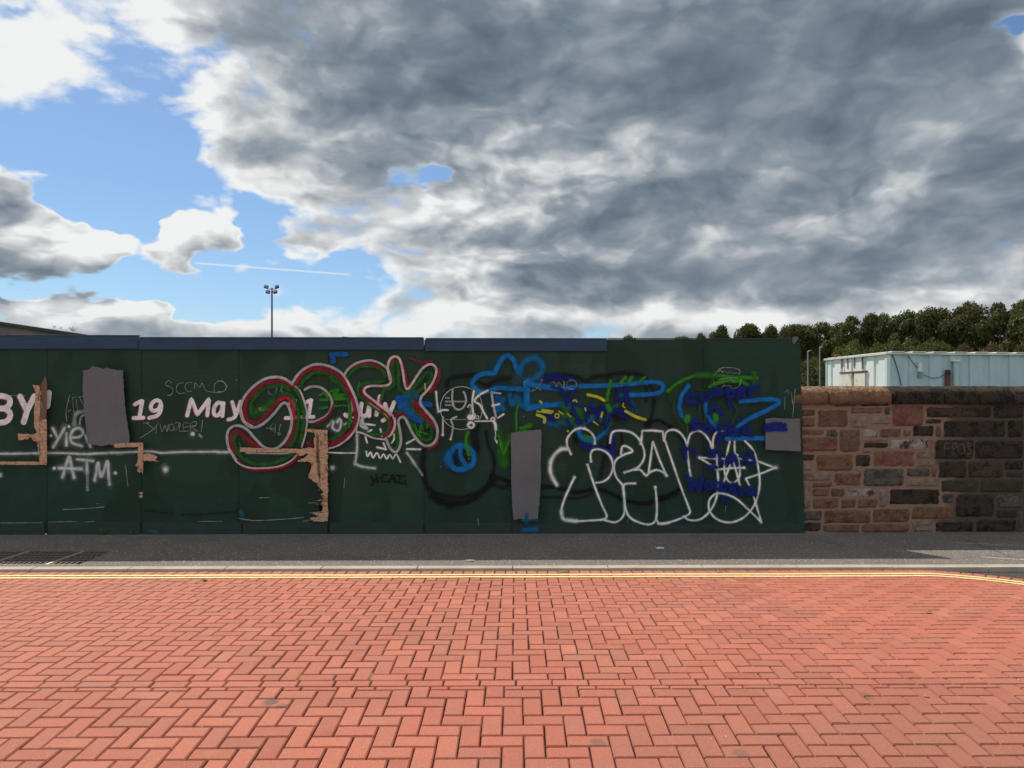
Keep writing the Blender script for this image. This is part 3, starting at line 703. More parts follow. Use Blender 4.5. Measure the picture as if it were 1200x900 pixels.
# HICAT
t_ = Tag(C5); k_ = 'ink'
t_.st(k_, 11, (415,540),(428,575),(432,605),(408,612)).st(k_, 10, (428,578),(465,562)).st(k_, 11, (455,528),(462,560),(472,588)).st(k_, 12, (487,552)).st(k_, 11, (550,528),(515,528)).st(k_, 11, (512,525),(500,580),(552,582)).st(k_, 11, (560,590),(588,525),(608,592)).st(k_, 10, (570,562),(600,560)).st(k_, 11, (618,532),(688,538)).st(k_, 11, (648,536),(640,590)).st(k_, 11, (610,585),(640,592),(680,600),(692,575)).st(k_, 10, (698,602),(700,618)).done('graffiti', 'small black marker tag reading HICAT')

# big bubble piece
t_ = Tag(C3)
GR = 'green'
t_.st(GR, 26, (470,285),(430,262),(370,265),(300,290),(240,345),(218,410),(240,465),(300,452),(365,392),(415,335),(455,318),(500,350),(530,430),(530,520),(508,610),(480,660))
t_.st(GR, 24, (505,280),(545,330),(566,430),(565,530),(545,640)).st(GR, 26, (135,572),(108,600),(115,660),(160,740),(240,778),(340,782),(430,752),(510,705)).st('olive', 34, (160,590),(200,650),(260,680)).st('olive', 60, (300,400),(350,360),(390,330)).st('softgreen', 60, (250,440),(300,420),(360,370)).st(GR, 14, (145,640),(150,690))
t_.st('crimson', 25, (488,262),(440,240),(380,236),(310,252),(240,302),(190,370),(180,430),(200,492),(245,508),(305,475),(360,412),(410,358),(450,345)).st('crimson', 22, (480,365),(502,430),(500,520),(485,600),(455,660)).st('red', 22, (415,356),(450,342),(482,368),(498,420),(500,480))
t_.st('crimson', 24, (130,560),(92,582),(88,640),(110,710)).st('crimson', 26, (150,575),(200,620),(270,675)).st('crimson', 20, (140,765),(200,810),(300,820),(400,808),(480,780),(540,720))
t_.st('mauve', 24, (490,250),(440,218),(380,207),(300,225),(220,285),(165,360),(152,430),(172,500),(232,540),(300,515),(370,450),(420,388),(448,378),(470,405),(488,480),(478,560),(440,635),(380,680),(310,672),(250,615),(190,550),(130,527),(80,548),(62,600),(75,680),(120,750))
t_.st('roseline', 14, (75,680),(125,765),(200,803),(300,808),(400,797),(480,762),(530,712)).st('pinkgrey', 14, (490,255),(540,292),(575,380),(590,470),(580,580),(555,668)).st('roseline', 8, (160,430),(178,495),(232,530))
# O
t_.st(GR, 26, (540,275),(580,215),(640,178),(710,182),(788,245)).st('olive', 22, (560,282),(620,245),(700,250),(765,305),(782,390),(760,460),(720,515),(620,532)).st('crimson', 30, (508,252),(560,185),(620,152),(700,152),(780,190)).st('mauve', 22, (490,252),(530,190),(590,142),(660,122),(730,135),(780,162))
t_.st('mauve', 22, (575,290),(620,270),(680,277),(735,322),(755,380),(737,440),(690,480),(640,500),(600,502)).st('crimson', 18, (765,400),(725,470),(650,512)).st('crimson', 22, (590,640),(640,665))
t_.at(*C4).st(GR, 30, (60,225),(100,240),(160,300),(205,380),(238,480),(240,600),(200,685),(130,745),(60,770)).st('brightgreen', 18, (232,480),(245,560),(235,660)).st('crimson', 36, (50,195),(110,215),(180,275),(235,365),(275,460),(292,560),(275,665),(200,745),(70,808)).st('mauve', 26, (60,162),(120,185),(190,240),(245,330),(290,430),(312,530)).st('roseline', 20, (200,250),(260,370),(305,480),(318,560),(300,650),(240,740),(150,808),(70,835))
t_.st('brightgreen', 24, (0,400),(40,385),(60,420)).st('brightgreen', 22, (0,510),(60,500)).st('brightgreen', 28, (90,370),(150,360),(110,400),(190,400),(120,430),(200,430)).st('brightgreen', 16, (120,490),(210,485)).st('brightgreen', 22, (0,440),(70,440))
# S
t_.st(GR, 26, (222,252),(290,182),(380,165),(470,180),(522,222),(520,278),(460,300),(360,305),(310,340),(315,400),(380,460),(480,530),(550,600),(562,668),(520,712),(430,722),(300,690)).st('brightgreen', 8, (320,290),(300,370)).st('crimson', 20, (250,175),(340,145),(430,152),(500,185)).st('crimson', 22, (348,340),(350,392),(430,472),(530,545),(578,620),(562,700),(520,738)).st('red', 18, (515,350),(490,440),(480,500))
t_.st('mauve', 24, (195,242),(230,190),(300,140),(400,120),(480,140),(540,180)).st('roseline', 25, (540,180),(575,250),(565,310),(510,327),(420,327),(370,342),(362,382),(430,440),(520,510),(590,570),(608,640),(580,715),(525,760)).st('roseline', 17, (525,762),(430,748),(350,712),(292,698)).st('limewhite', 8, (400,465),(480,520)).st('yellow', 8, (520,550),(550,582))
# K
t_.st('royal', 90, (650,440),(760,400)).st('royal', 90, (665,490),(740,470)).st('royal', 80, (700,530),(760,570)).st('royal', 60, (770,590),(820,610)).st('royal', 50, (840,470),(890,480))
t_.st(GR, 26, (520,345),(500,430)).st(GR, 26, (530,350),(570,345),(600,300),(582,200),(590,140),(618,132),(638,200),(640,330),(680,385),(740,362),(800,290),(860,228),(902,222),(895,275),(850,330),(765,400),(728,460),(760,520),(840,590),(895,660),(905,735),(860,768),(800,730),(745,650),(690,565),(610,530)).st(GR, 26, (620,680),(635,780),(600,838),(560,800),(548,750)).st('brightgreen', 14, (770,640),(800,740),(820,640),(850,720),(870,640)).st('brightgreen', 12, (790,690),(880,720)).st('black', 22, (850,690),(890,680))
t_.st('crimson', 22, (625,100),(665,140),(690,240),(720,350)).st('crimson', 26, (960,190),(960,270),(900,370)).st('crimson', 50, (775,470),(830,540),(880,590)).st('crimson', 24, (880,580),(925,660)).st('crimson', 20, (820,790),(880,830),(940,800),(965,730)).st('crimson', 26, (610,570),(650,555),(680,562)).st('crimson', 14, (730,100),(830,140)).st('crimson', 18, (560,150),(575,120),(600,105)).st('crimson', 18, (840,135),(900,125))
t_.st('roseline', 25, (565,270),(550,180),(565,115),(605,88),(645,110),(670,200),(685,300),(705,352),(740,320),(790,240),(848,170),(905,152),(942,188),(930,265),(882,348),(825,410)).st('mauve', 28, (825,410),(812,465),(860,530),(920,600),(952,680),(938,770),(880,812),(820,795),(760,725),(720,650),(690,592),(660,580),(635,612),(650,700),(655,790),(620,862),(570,835),(535,755)).st('mauve', 16, (850,310),(855,360)).st('roseline', 14, (610,590),(600,680),(560,740)).st('roseline', 14, (295,690),(305,620))
t_.st('royal', 40, (90,72),(215,70)).st('royal', 44, (105,80),(110,130))
t_.done('graffiti', 'large bubble letter piece in mauve outline, crimson and green')

# blue cloud outline
t_ = Tag(C6)
t_.st('blue', 46, (850,352),(760,350),(640,345),(545,378),(480,362),(438,308),(475,252),(540,225),(615,222),(650,160),(690,98),(730,78)).st('blue', 44, (730,78),(770,112),(795,180),(815,218)).st('bluesoft', 60, (815,218),(850,150),(900,105),(960,105),(1000,150),(1000,210),(950,260),(890,290))
t_.st('blue', 60, (890,285),(880,400),(880,505)).st('blue', 56, (880,505),(960,495),(1040,480)).st('bluesoft', 60, (640,415),(645,520)).st('bluesoft', 46, (640,415),(690,440),(655,465),(690,515)).st('bluesoft', 50, (745,395),(765,480),(800,420),(840,490))
t_.at(*C8).st('blue', 50, (40,260),(150,282),(320,305)).st('blue', 40, (320,305),(480,285),(700,278),(900,262),(1000,250),(1080,255),(1115,290),(1085,332),(1000,347),(860,352)).st('blue', 44, (60,462),(150,440),(330,425)).st('bluesoft', 70, (330,425),(420,440)).st('bluesoft', 60, (200,560),(280,580)).st('teal', 60, (300,560),(360,580))
t_.st('blue', 38, (590,520),(520,560),(465,600),(460,660),(510,705),(580,700),(660,640),(690,560)).st('teal', 40, (690,560),(700,480),(760,430)).st('bluesoft', 30, (860,400),(890,470)).st('teal', 60, (770,360),(810,350))
t_.done('graffiti', 'sky blue cloud outline and lettering with long bars')
t_ = Tag(C7); t_.st('blue', 52, (330,225),(400,235),(448,300),(440,370),(380,405),(310,415),(262,370),(258,290),(300,235),(345,225)).st('bluesoft', 90, (250,300),(240,350)).st('blue', 44, (340,250),(350,320),(390,385)).st('black', 26, (295,310),(315,360)).st('black', 30, (380,290),(410,330)).st('brightgreen', 34, (405,110),(388,180),(400,250),(412,295)).st('yellow', 9, (410,330)).done('graffiti', 'blue sprayed ring below the circle emblem')
# green bits middle
t_ = Tag(C6); t_.st('brightgreen', 18, (812,470),(796,560),(798,690)).st('softgreen', 60, (830,700),(900,650)).st('brightgreen', 30, (830,690),(905,645)).st('softgreen', 80, (655,690),(670,760),(700,830)).st('softgreen', 60, (735,740),(690,850))
t_.at(*C7).st('softgreen', 110, (680,220),(690,300),(700,360)).st('brightgreen', 26, (650,130),(690,280)).st('brightgreen', 22, (740,180),(690,300))
t_.at(*C8).st('brightgreen', 30, (705,245),(690,310),(678,390)).st('brightgreen', 28, (820,215),(780,260)).st('brightgreen', 26, (870,215),(840,255)).st('brightgreen', 26, (970,212),(930,250)).st('softgreen', 90, (350,440),(350,520)).st('brightgreen', 50, (680,440),(700,480)).st('softgreen', 100, (400,560),(450,590)).st('brightgreen', 46, (500,680),(555,690)).st('softgreen', 90, (440,450),(480,520)).st('softgreen', 50, (690,500),(700,580)).st('brightgreen', 26, (0,612),(80,590)).st('teal', 70, (560,530),(620,540))
t_.done('graffiti', 'green spray scribbles across the middle boards')
# navy scribbles
t_ = Tag(C8); n_ = 'navy'
t_.st(n_, 30, (170,245),(260,200),(340,215),(430,240)).st('navysoft', 80, (210,210),(330,225)).st(n_, 26, (250,290),(330,320),(360,430)).st(n_, 24, (380,400),(410,330),(440,290)).st(n_, 26, (405,415),(425,500),(480,575)).st(n_, 26, (440,430),(500,460),(515,560)).st(n_, 24, (530,450),(560,430),(590,500),(600,560)).st(n_, 24, (610,500),(650,440),(655,530)).st(n_, 22, (430,560),(470,600)).circ(n_, 26, 790, 352, 36, 40).st(n_, 26, (820,290),(828,400)).st(n_, 20, (850,390),(890,470)).st('navysoft', 110, (210,520),(260,530)).st('navysoft', 80, (740,480),(820,520)).st(n_, 20, (740,470),(830,490)).st(n_, 24, (360,540),(400,610)).st(n_, 30, (470,735),(540,770),(640,770),(690,800)).st(n_, 34, (735,700),(715,760),(730,860)).st(n_, 26, (640,760),(700,790)).st('navysoft', 60, (560,480),(640,470)).st(n_, 26, (660,620),(690,560),(700,500))
t_.st('blue', 26, (470,600),(458,650),(510,708),(590,700),(655,645)).done('graffiti', 'dark blue looping scribbles with a heart')
t_ = Tag(C8); y_ = 'yellow'
t_.st(y_, 24, (525,350),(600,368),(655,395)).st(y_, 24, (822,478),(900,522),(975,545)).st(y_, 24, (130,508),(185,530),(185,565)).st(y_, 22, (170,470),(250,482)).st(y_, 14, (130,480),(240,495)).circ(y_, 12, 285, 515, 16).st(y_, 18, (640,490),(630,522)).st(y_, 20, (152,402),(164,414)).st(y_, 14, (412,400),(425,390),(440,405)).st(y_, 12, (570,560),(606,586)).st(y_, 12, (805,418),(798,438),(815,450)).st(y_, 12, (368,500),(392,522)).st(y_, 12, (505,455),(510,475)).st(y_, 20, (370,635)).st('brightgreen', 16, (678,340),(680,370)).st(y_, 10, (500,600),(530,630)).st(y_, 14, (300,480),(330,500)).done('graffiti', 'short yellow paint daubs')
t_ = Tag(C8); t_.st(c_, 7, (60,240),(30,250),(30,290)).st(c_, 7, (100,300),(95,325)).st(c_, 7, (150,240),(175,232),(120,310),(80,320)).st(c_, 7, (120,290),(160,315)).st(c_, 7, (240,260),(262,250),(280,290),(300,252),(330,290),(340,240),(345,300)).circ(c_, 7, 400, 272, 40, 36).done('graffiti', 'thin pale signature over the blue bar')
# green and cyan right part
t_ = Tag(D2)
t_.st('olive', 34, (250,270),(205,360),(200,470),(230,550),(280,600)).st('olive', 26, (400,420),(395,520),(420,560)).st('olive', 24, (660,420),(690,480),(650,570)).st('olive', 16, (350,235),(365,290),(420,318)).st('olive', 20, (430,390),(440,550)).st('olive', 60, (180,380),(190,300))
t_.st('brightgreen', 30, (150,320),(240,250),(370,200),(520,200),(680,213),(842,218)).st('softgreen', 60, (380,195),(520,200)).st('brightgreen', 30, (475,285),(570,245),(690,230),(790,290)).st('brightgreen', 34, (500,270),(600,240),(700,240)).st('softgreen', 44, (820,180),(825,260)).st('brightgreen', 66, (300,530),(302,545)).st('brightgreen', 52, (520,510),(522,540)).st('brightgreen', 6, (302,550),(300,680)).st('brightgreen', 6, (528,540),(530,640))
t_.done('graffiti', 'green arched brow strokes with two dripping dots')
t_ = Tag(D2); t_.st('blue', 36, (312,278),(262,350),(240,430),(256,515)).st('blue', 34, (492,340),(448,400),(450,480),(485,555),(520,595)).st('blue', 40, (715,402),(850,388),(970,385),(1015,403),(960,450),(830,512),(740,562),(690,605),(665,680)).st('blue', 44, (610,690),(760,688),(905,685)).done('graffiti', 'sky blue eye and zigzag strokes on the right boards')
t_ = Tag(D2); t_.st('chalk', 8, (540,160),(570,140),(660,140),(710,160),(700,190)).st('chalk', 6, (510,200),(540,160)).st('chalk', 7, (545,170),(560,155),(575,180),(590,160)).st('chalk', 7, (600,165),(615,185),(630,165),(650,180),(690,180)).st('chalk', 8, (545,230),(600,220),(690,215)).st('chalk', 6, (500,230),(520,290)).st('chalk', 8, (560,300),(590,275),(610,285),(630,275),(650,300),(700,285),(720,230)).st('chalk', 6, (640,230),(670,250)).done('graffiti', 'thin pale crown scribble above the blue names')
t_ = Tag(D2); t_.st('whitethin', 7, (1060,330),(1080,310),(1090,340)).st('whitethin', 7, (1110,330),(1120,420)).st('whitethin', 7, (1060,370),(1055,460)).st('whitethin', 7, (1140,300),(1120,520)).done('graffiti', 'faint vertical scratches above the small grey patch')
# white outline letters, right
t_ = Tag(D1); o_ = 'white'; W_ = 21
t_.st('whitesoft', 44, (210,250),(150,255),(95,310),(65,390),(80,470),(120,540)).st('whitesoft', 44, (160,760),(180,820),(280,835))
for s_ in ([(398,350),(395,300),(412,262),(460,252),(520,275),(562,325),(576,400),(548,475),(495,515),(435,525)], [(430,205),(425,155),(385,105),(320,82),(260,100),(208,160),(205,220),(235,290)],
           [(212,250),(150,256),(95,310),(68,390),(80,470),(122,545)], [(265,480),(235,540),(180,665),(158,760),(182,822),(280,835),(400,830),(500,820),(525,790),(485,700),(425,545),(370,378)],
           [(505,825),(590,845),(650,808),(672,740),(668,650),(655,540)], [(660,545),(605,480),(585,400),(606,335),(670,295),(735,270),(705,238),(655,228),(642,292)],
           [(552,200),(562,140),(585,108),(660,102),(740,125),(800,190),(832,280),(818,350),(770,405),(670,440)], [(750,420),(800,420),(845,465),(875,440),(930,420),(980,437),(1010,465)], seg((1010,465),(955,340),(900,190),(884,310),(866,440)),
           seg((803,210),(815,102),(900,100),(982,108),(990,182)), [(758,530),(710,530),(665,545),(668,640),(680,740),(720,810),(800,850),(880,860),(925,820),(932,700),(920,560)], [(930,825),(960,858),(1038,848)]):
    t_.st(o_, W_, *s_)
for p_ in ((430,205),(235,290),(398,350),(370,378),(265,480),(670,440),(1010,465),(920,560),(803,210)): t_.st(o_, 27, p_)
t_.at(*D3)
for s_ in ([(5,856),(100,845),(220,800),(266,768),(255,720),(180,520),(112,320),(60,170)], [(58,182),(78,112),(140,95),(198,130),(240,210),(252,330),(270,465)], [(246,210),(270,132),(325,102),(380,125),(428,190),(448,240),(455,170),(480,118),(530,108)],
           [(215,795),(262,826),(350,820),(430,752),(480,650),(496,520),(488,400),(485,300)], seg((345,322),(420,370),(485,418),(600,405),(705,402)), seg((345,320),(500,330),(700,330),(820,350),(955,403),(840,450),(720,490),(770,590),(845,842)), [(845,842),(760,760),(650,660),(560,618),(480,612),(425,665),(425,750),(490,822),(600,845),(715,795),(795,690),(832,540),(815,370),(780,260),(712,185)],
           [(590,190),(568,285),(545,410),(570,500),(612,526),(660,490),(672,430),(660,340),(645,300)], [(628,190),(632,280),(655,300)], seg((540,520),(592,380)), seg((618,350),(645,440),(672,545))):
    t_.st(o_, W_-1, *s_)
for p_ in ((705,402),(345,322),(448,240),(268,465),(535,110)): t_.st(o_, 30, p_)
t_.st('whitesoft', 30, (945,403),(965,403)).st('whitethin', 6, (558,710),(556,760)); t_.done('graffiti', 'white outline letters with a star drawn across the last one')
# names in navy
t_ = Tag(D2); n_ = 'navy'; W_ = 34
t_.st(n_, W_, (370,345),(320,345),(298,375),(320,405),(380,400)).circ(n_, W_, 435, 372, 24, 22).st(n_, W_, (500,340),(470,350)).circ(n_, W_, 535, 328, 30, 22).st(n_, W_, (610,310),(625,390),(645,455)).st(n_, W_, (610,320),(665,318),(670,350),(625,365)).st(n_, W_, (700,335),(745,315),(715,300),(698,345),(745,360)).st(n_, W_, (785,290),(800,360)).st(n_, W_, (785,300),(850,290))
t_.st(n_, 32, (470,495),(490,445),(530,450),(545,480),(575,500)).st(n_, 32, (395,555),(340,555),(350,590),(395,600),(350,620)).circ(n_, 32, 462, 612, 32, 26).st(n_, 30, (548,590),(550,660),(545,725)).st(n_, 30, (550,600),(600,610),(595,645),(555,650)).st(n_, 30, (628,565),(632,660)).st(n_, 30, (632,620),(668,610),(672,665)).st(n_, 28, (706,615),(708,665)).st(n_, 30, (708,540)).st(n_, 30, (740,630),(785,620),(765,595),(735,635),(800,665))
t_.at(*D3).st(n_, 38, (225,240),(232,320)).st(n_, 36, (235,250),(280,250),(305,280)).st(n_, 34, (425,265),(470,275)).st(n_, 36, (455,275),(460,310),(425,310)).st(n_, 32, (505,280),(515,360)).st(n_, 30, (505,262)).st(n_, 36, (560,370),(575,310),(602,360),(625,305),(652,370)).st(n_, 34, (690,310),(720,335),(775,280)).st(n_, 34, (760,285),(790,360),(740,370)).st(n_, 36, (410,390),(480,400))
t_.st(n_, 34, (250,470),(285,580),(312,520),(345,585),(365,490)).circ(n_, 34, 425, 545, 26, 34).st(n_, 32, (478,530),(530,525),(495,580),(555,580)).st('navysoft', 60, (560,530),(620,560)).st(n_, 34, (600,590),(640,545),(610,535),(600,575),(650,615)).st(n_, 32, (670,560),(690,620)).st(n_, 34, (730,600),(780,585),(750,560),(735,600),(800,625)).st('navysoft', 60, (540,650),(580,690))
t_.done('graffiti', 'navy written names Cooper n Sophie on the right boards')
# LUKE IS
t_ = Tag(D4); m_ = 'white'
t_.st(m_, 34, (125,215),(135,340),(155,478)).st(m_, 30, (155,478),(215,455),(280,458)).st('mauve', 34, (342,185),(338,320),(362,415),(415,450),(480,425),(520,340),(505,250),(485,215)).st(m_, 34, (622,210),(602,340),(608,480)).st(m_, 34, (805,200),(700,255),(630,335),(700,385),(750,480),(800,568)).st('mauve', 40, (855,225),(870,330),(885,420),(912,545)).st('mauve', 34, (855,222),(975,238)).st(m_, 32, (868,400),(960,375)).st('mauve', 36, (215,550),(213,785)).st(m_, 36, (210,780)).st('mauve', 34, (392,545),(322,585),(346,660),(335,760),(315,842)).st(m_, 30, (315,840)).st(m_, 28, (125,215))
t_.done('graffiti', 'pale brush written words LUKE IS')
t_ = Tag(D4); t_.st(m_, 90, (570,550),(610,555)).circ(m_, 42, 585, 655, 38, 34).st(m_, 24, (640,605),(840,600)).circ(m_, 26, 873, 580, 24).st(m_, 46, (880,600),(905,650),(912,715)).st(m_, 30, (940,560),(1015,510)).st(m_, 20, (905,730),(910,800),(900,830),(925,890)).st(m_, 12, (925,850),(935,890)).circ(m_, 14, 622, 522, 20).circ(m_, 14, 668, 552, 20).st(m_, 18, (542,420),(568,380),(600,425)).done('emblem', 'small white cart with two wheels')

# flat paint patches rolled over the graffiti
def f_grey(gg, b):
    o = gg.tc(); n = gg.noise(gg.v('MULTIPLY', o, (6,1,1.2)), 4, 5, .7); n2 = gg.noise(o, 3, 3)
    c = gg.mix(n, (.118,.118,.130), (.152,.152,.166)); c = gg.mix(gg.mr(n2, .45, .75, 0, .6), c, (.095,.10,.112)); br = gg.noise(gg.v('MULTIPLY', o, (28,1,1.6)), 1.4, 5, .75); c = gg.mix(gg.mr(br, .55, .8, 0, .5), c, (.20,.19,.205)); c = gg.mix(gg.mr(br, .42, .25, 0, .5), c, (.075,.072,.08)); gg.put(b.inputs['Base Color'], c)
    gg.put(b.inputs['Normal'], gg.bump(n, .25, .003))
M_GREY = mat('grey_masonry_paint', rough=.75, fn=f_grey)
def ragged(pts, amp, step=2.0):
    out = []
    for a, b in zip(pts, pts[1:]+pts[:1]):
        n = max(1, int(math.dist(a, b)/step))
        for k in range(n):
            t2 = k/n; out.append((a[0]+(b[0]-a[0])*t2+random.gauss(0, amp), a[1]+(b[1]-a[1])*t2+random.gauss(0, amp)))
    return out
def patch(name, label, pts, m, amp=.25, step=2.0, thick=.0006):
    LAY[0] += 1; off = .0030+LAY[0]*.00009+.0003
    pp = ragged(pts, amp, step); bm = bmesh.new()
    f = bm.faces.new([bm.verts.new(onY(a, b, FY-off)) for a, b in pp])
    r = bmesh.ops.extrude_face_region(bm, geom=[f]); 
    for v in [e for e in r['geom'] if isinstance(e, bmesh.types.BMVert)]: v.co.y -= thick
    bmesh.ops.triangulate(bm, faces=bm.faces[:]); bmesh.ops.recalc_face_normals(bm, faces=bm.faces[:])
    LAY[0] += int(thick/.00009)+1
    o = bmobj(name, bm, m, ho); o['label'] = label; return o
patch('paint_patch', 'tall purplish grey paint patch between BY and 19', [(97,434),(104,433),(108,429),(114,430),(120,432),(127,431),(132,433),(144,434),(145,455),(147,480),(150,500),(152,512),(151,521),(146,520),(140,523),(128,521),(118,523),(110,521),(103,520),(101,505),(99,480),(97,460)], M_GREY)
patch('paint_patch', 'tall narrow purplish grey paint patch in the middle of the boards', [(598.5,507),(606,506),(621,504),(634.5,503.5),(634,525),(634,560),(632,590),(630,609),(618,610),(609,608),(602,609),(600,590),(599,560)], M_GREY)
patch('paint_patch', 'small square purplish grey paint patch at the right end', [(897,491),(906,489.5),(920,490.5),(937.6,490.5),(938.4,529),(920,528),(897,527)], M_GREY, .12)
t_ = Tag(D3); t_.st('navy', 44, (895,35),(950,18),(1030,25)).st('navy', 44, (890,65),(960,50),(1035,58)).st('navy', 40, (885,95),(960,90),(1040,92)).done('graffiti', 'navy scribbled bar on the small grey patch')
t_ = Tag(C7); t_.st('teal', 36, (880,780),(880,850)).st('teal', 30, (850,830),(960,825)).st('bluesoft', 40, (860,905),(960,900)).done('graffiti', 'teal paint smears at the foot of the grey patch')

# exposed ply where the face has been torn away
def f_wood(gg, b):
    o = gg.tc(); oo = gg.v('MULTIPLY', o, (1,1,1))
    n = gg.noise(gg.v('MULTIPLY', o, (3,1,26)), 3, 5, .75); n2 = gg.noise(o, 14, 5, .7)
    c = gg.mix(gg.mr(n, .3, .7), (.44,.25,.15), (.66,.44,.29)); c = gg.mix(gg.mr(n2, .55, .7, 0, .75), c, (.22,.10,.055))
    v = gg.vor(gg.v('MULTIPLY', o, (14,1,44)), 1.0); ve = gg.vor(gg.v('MULTIPLY', gg.v('ADD', o, gg.v('SCALE', gg.noise(o, 18, 4, .7, col=True), scale=.04)), (9,1,24)), 1.0, 'Distance', 'DISTANCE_TO_EDGE'); c = gg.mix(gg.mr(ve, .01, .05, .55, 0), c, (.07,.03,.02))
    c = gg.mix(gg.mul(gg.m('GREATER_THAN', gg.noise(o, 38, 3, .7), .66), .7), c, (.62,.45,.34))
    gg.put(b.inputs['Base Color'], c); gg.put(b.inputs['Normal'], gg.bump(gg.add(n, n2), .8, .006))
M_WOOD = mat('bare_plywood', rough=.85, fn=f_wood, spec=.2)
M_WOOD2 = mat('bare_plywood_edge', rough=.9, spec=.2, fn=lambda gg, b: gg.put(b.inputs['Base Color'], gg.mix(gg.noise(gg.v('MULTIPLY', gg.tc(), (2,1,18)), 5, 5, .75), (.045,.022,.017), (.30,.19,.13))))
def spiky(x_edge, y0, y1, xl, depth, n):                            # vertical strip whose left side is torn in splinters
    pts = [(x_edge, y0), (x_edge, y1)]; ys = sorted(random.uniform(y0, y1) for _ in range(n)); 
    for yy in reversed(ys):
        pts.append((xl+random.uniform(-1, 1), yy+.5)); pts.append((xl-random.expovariate(1/depth), yy))
    pts.append((xl, y0)); return pts
patch('torn_wood', 'bare plywood column torn open right of BY', [(38,451),(46,452),(46.5,458),(48,500),(46,540),(45,528),(44,520),(41,512),(43,505),(40,500),(40,480),(42,460)], M_WOOD, .3, 1.5, .001)
patch('torn_wood', 'dark split ply edge right of BY', [(48,450),(50.5,446),(53,441),(55,446),(55,470),(54,500),(55,543),(51,545),(46,544),(46,520),(47,480)], M_WOOD2, .3, 1.2, .0015)
patch('torn_wood', 'ragged bare plywood at the foot of the torn column', spiky(55,492,544.5,47,1.8,14), M_WOOD, .2, 1.5, .001)
patch('torn_wood', 'bare plywood arm left of the torn column', [(20,508),(30,508.5),(38,509),(46,506),(47,516),(40,517),(36,512.5),(30,514.5),(22,516)], M_WOOD, .3, 1.5, .001)
patch('torn_wood', 'narrow strip of bare ply along the board edge', [(-40,540.5),(46,541),(46,545),(-40,544)], M_WOOD, .25, 1.5, .001)
patch('torn_wood', 'short bare strip below the tall grey patch', [(133.5,519.5),(161,518.8),(161.5,523.5),(134,524.8)], M_WOOD, .2, 1.5, .001)
patch('torn_wood', 'bare upright splinter strip below 19', spiky(167.6,518.5,553.5,161.5,.8,10), M_WOOD, .2, 1.2, .001)
patch('torn_wood', 'jagged bare fragment pointing right below 19', [(168,532),(174,531),(180,533),(185,535),(183,537.5),(181,538.2),(188,541.5),(178,540),(168,540)], M_WOOD, .3, 1.5, .001)
patch('torn_wood', 'long thin bare strip across the bubble letters', [(281,524.5),(310,525.5),(352,526),(352,531),(320,529.8),(281,529.3)], M_WOOD, .2, 2, .001)
patch('torn_wood', 'large torn area of bare ply beside the joint', [(384,504),(371,503),(357,502.8),(357,505),(369,507),(368,524),(352,526),(351,534),(362,532),(358,536),(349,539),(348,541),(362,541),(366,546),(363,553),(361,560),(371,566),(376,573),(384,576)], M_WOOD, .45, 1.5, .001)
patch('torn_wood', 'lower tail of the torn ply with splinters', spiky(384.2,571,610,378.5,3.0,22), M_WOOD, .35, 1.5, .001)
patch('torn_wood', 'dark split line inside the torn ply', [(371,508),(373,508),(374,530),(376,560),(373,560),(370,530)], M_WOOD2, .5, 1.2, .0012)
patch('torn_wood', 'bottom corner of bare ply at the joint', [(384.3,598),(384.3,611),(368,611),(363,607),(374,605),(364,601),(372,600)], M_WOOD, .4, 1.5, .001)
for (px, py) in ((166,577),(166.5,581)): patch('torn_wood', 'small pale chip by the board joint', [(163,py),(167,py-1),(167,py+3),(164,py+2)], M_WOOD, .3, 1)
t_ = Tag((0,0,1))
for _ in range(46):
    if random.random() < .6: xx_, yy_ = random.uniform(369, 383), random.uniform(506, 573)
    else: xx_, yy_ = random.choice([(random.uniform(44, 53), random.uniform(455, 540)), (random.uniform(377, 383.5), random.uniform(573, 608)), (random.uniform(285, 350), random.uniform(526, 529)), (random.uniform(162, 167), random.uniform(522, 551))])
    if random.random() < .5: t_.st('split', random.uniform(.5, 1.1), (xx_, yy_), (xx_+random.uniform(-.6,.6), yy_+random.uniform(2, 8)))
    else: t_.st('split', random.uniform(.4, .9), (xx_, yy_), (xx_+random.uniform(1.5, 3), yy_+random.uniform(-.6,.6)))
    if random.random() < .5: t_.st('fibre', random.uniform(.6, 1.2), (xx_+1, yy_+1), (xx_+1+random.uniform(-.5,.5), yy_+random.uniform(2.5, 6)))
for yy_ in (577,581,584,588,592,596,600): t_.st('split', .7, (368+random.uniform(-3,3), yy_), (379, yy_+random.uniform(-.6,.6)))
t_.done('splinter_marks', 'dark splits and pale fibres in the torn plywood')
# scuffs: crisp pale scratches near the foot of the boards
t_ = Tag((0,0,1))
for a in ((57,612,90,611),(100,611.5,110,611),(0,613,50,612.6),(232,611,260,610.8),(113,590.5,116,590),(205,603,212,602),(304,583.3,316,583.3),(361,589.5,370,589),(363,601,374,600.5),(3,463,30,464),(24,471,50,473),(560,608,561,616),(147,545,150,570),(736,608,736,612),(404,560,403,572)):
    t_.st('whitethin', 1.0, (a[0],a[1]), (a[2],a[3]))
t_.st('whitethin', 1.4, (280,607.5),(300,610),(330,608.5),(356,606.5)).st('whitethin', 1.4, (74,597),(100,596),(122,594)).st('whitethin', 1.4, (355,611),(375,607)).st('teal', 4, (175,622),(184,623)).st('teal', 7, (282,600),(284,603)).st('blacksoft', 5, (170,598),(215,603),(278,600))
t_.done('scuff_mark', 'pale scratches and scuffs near the foot of the boards')
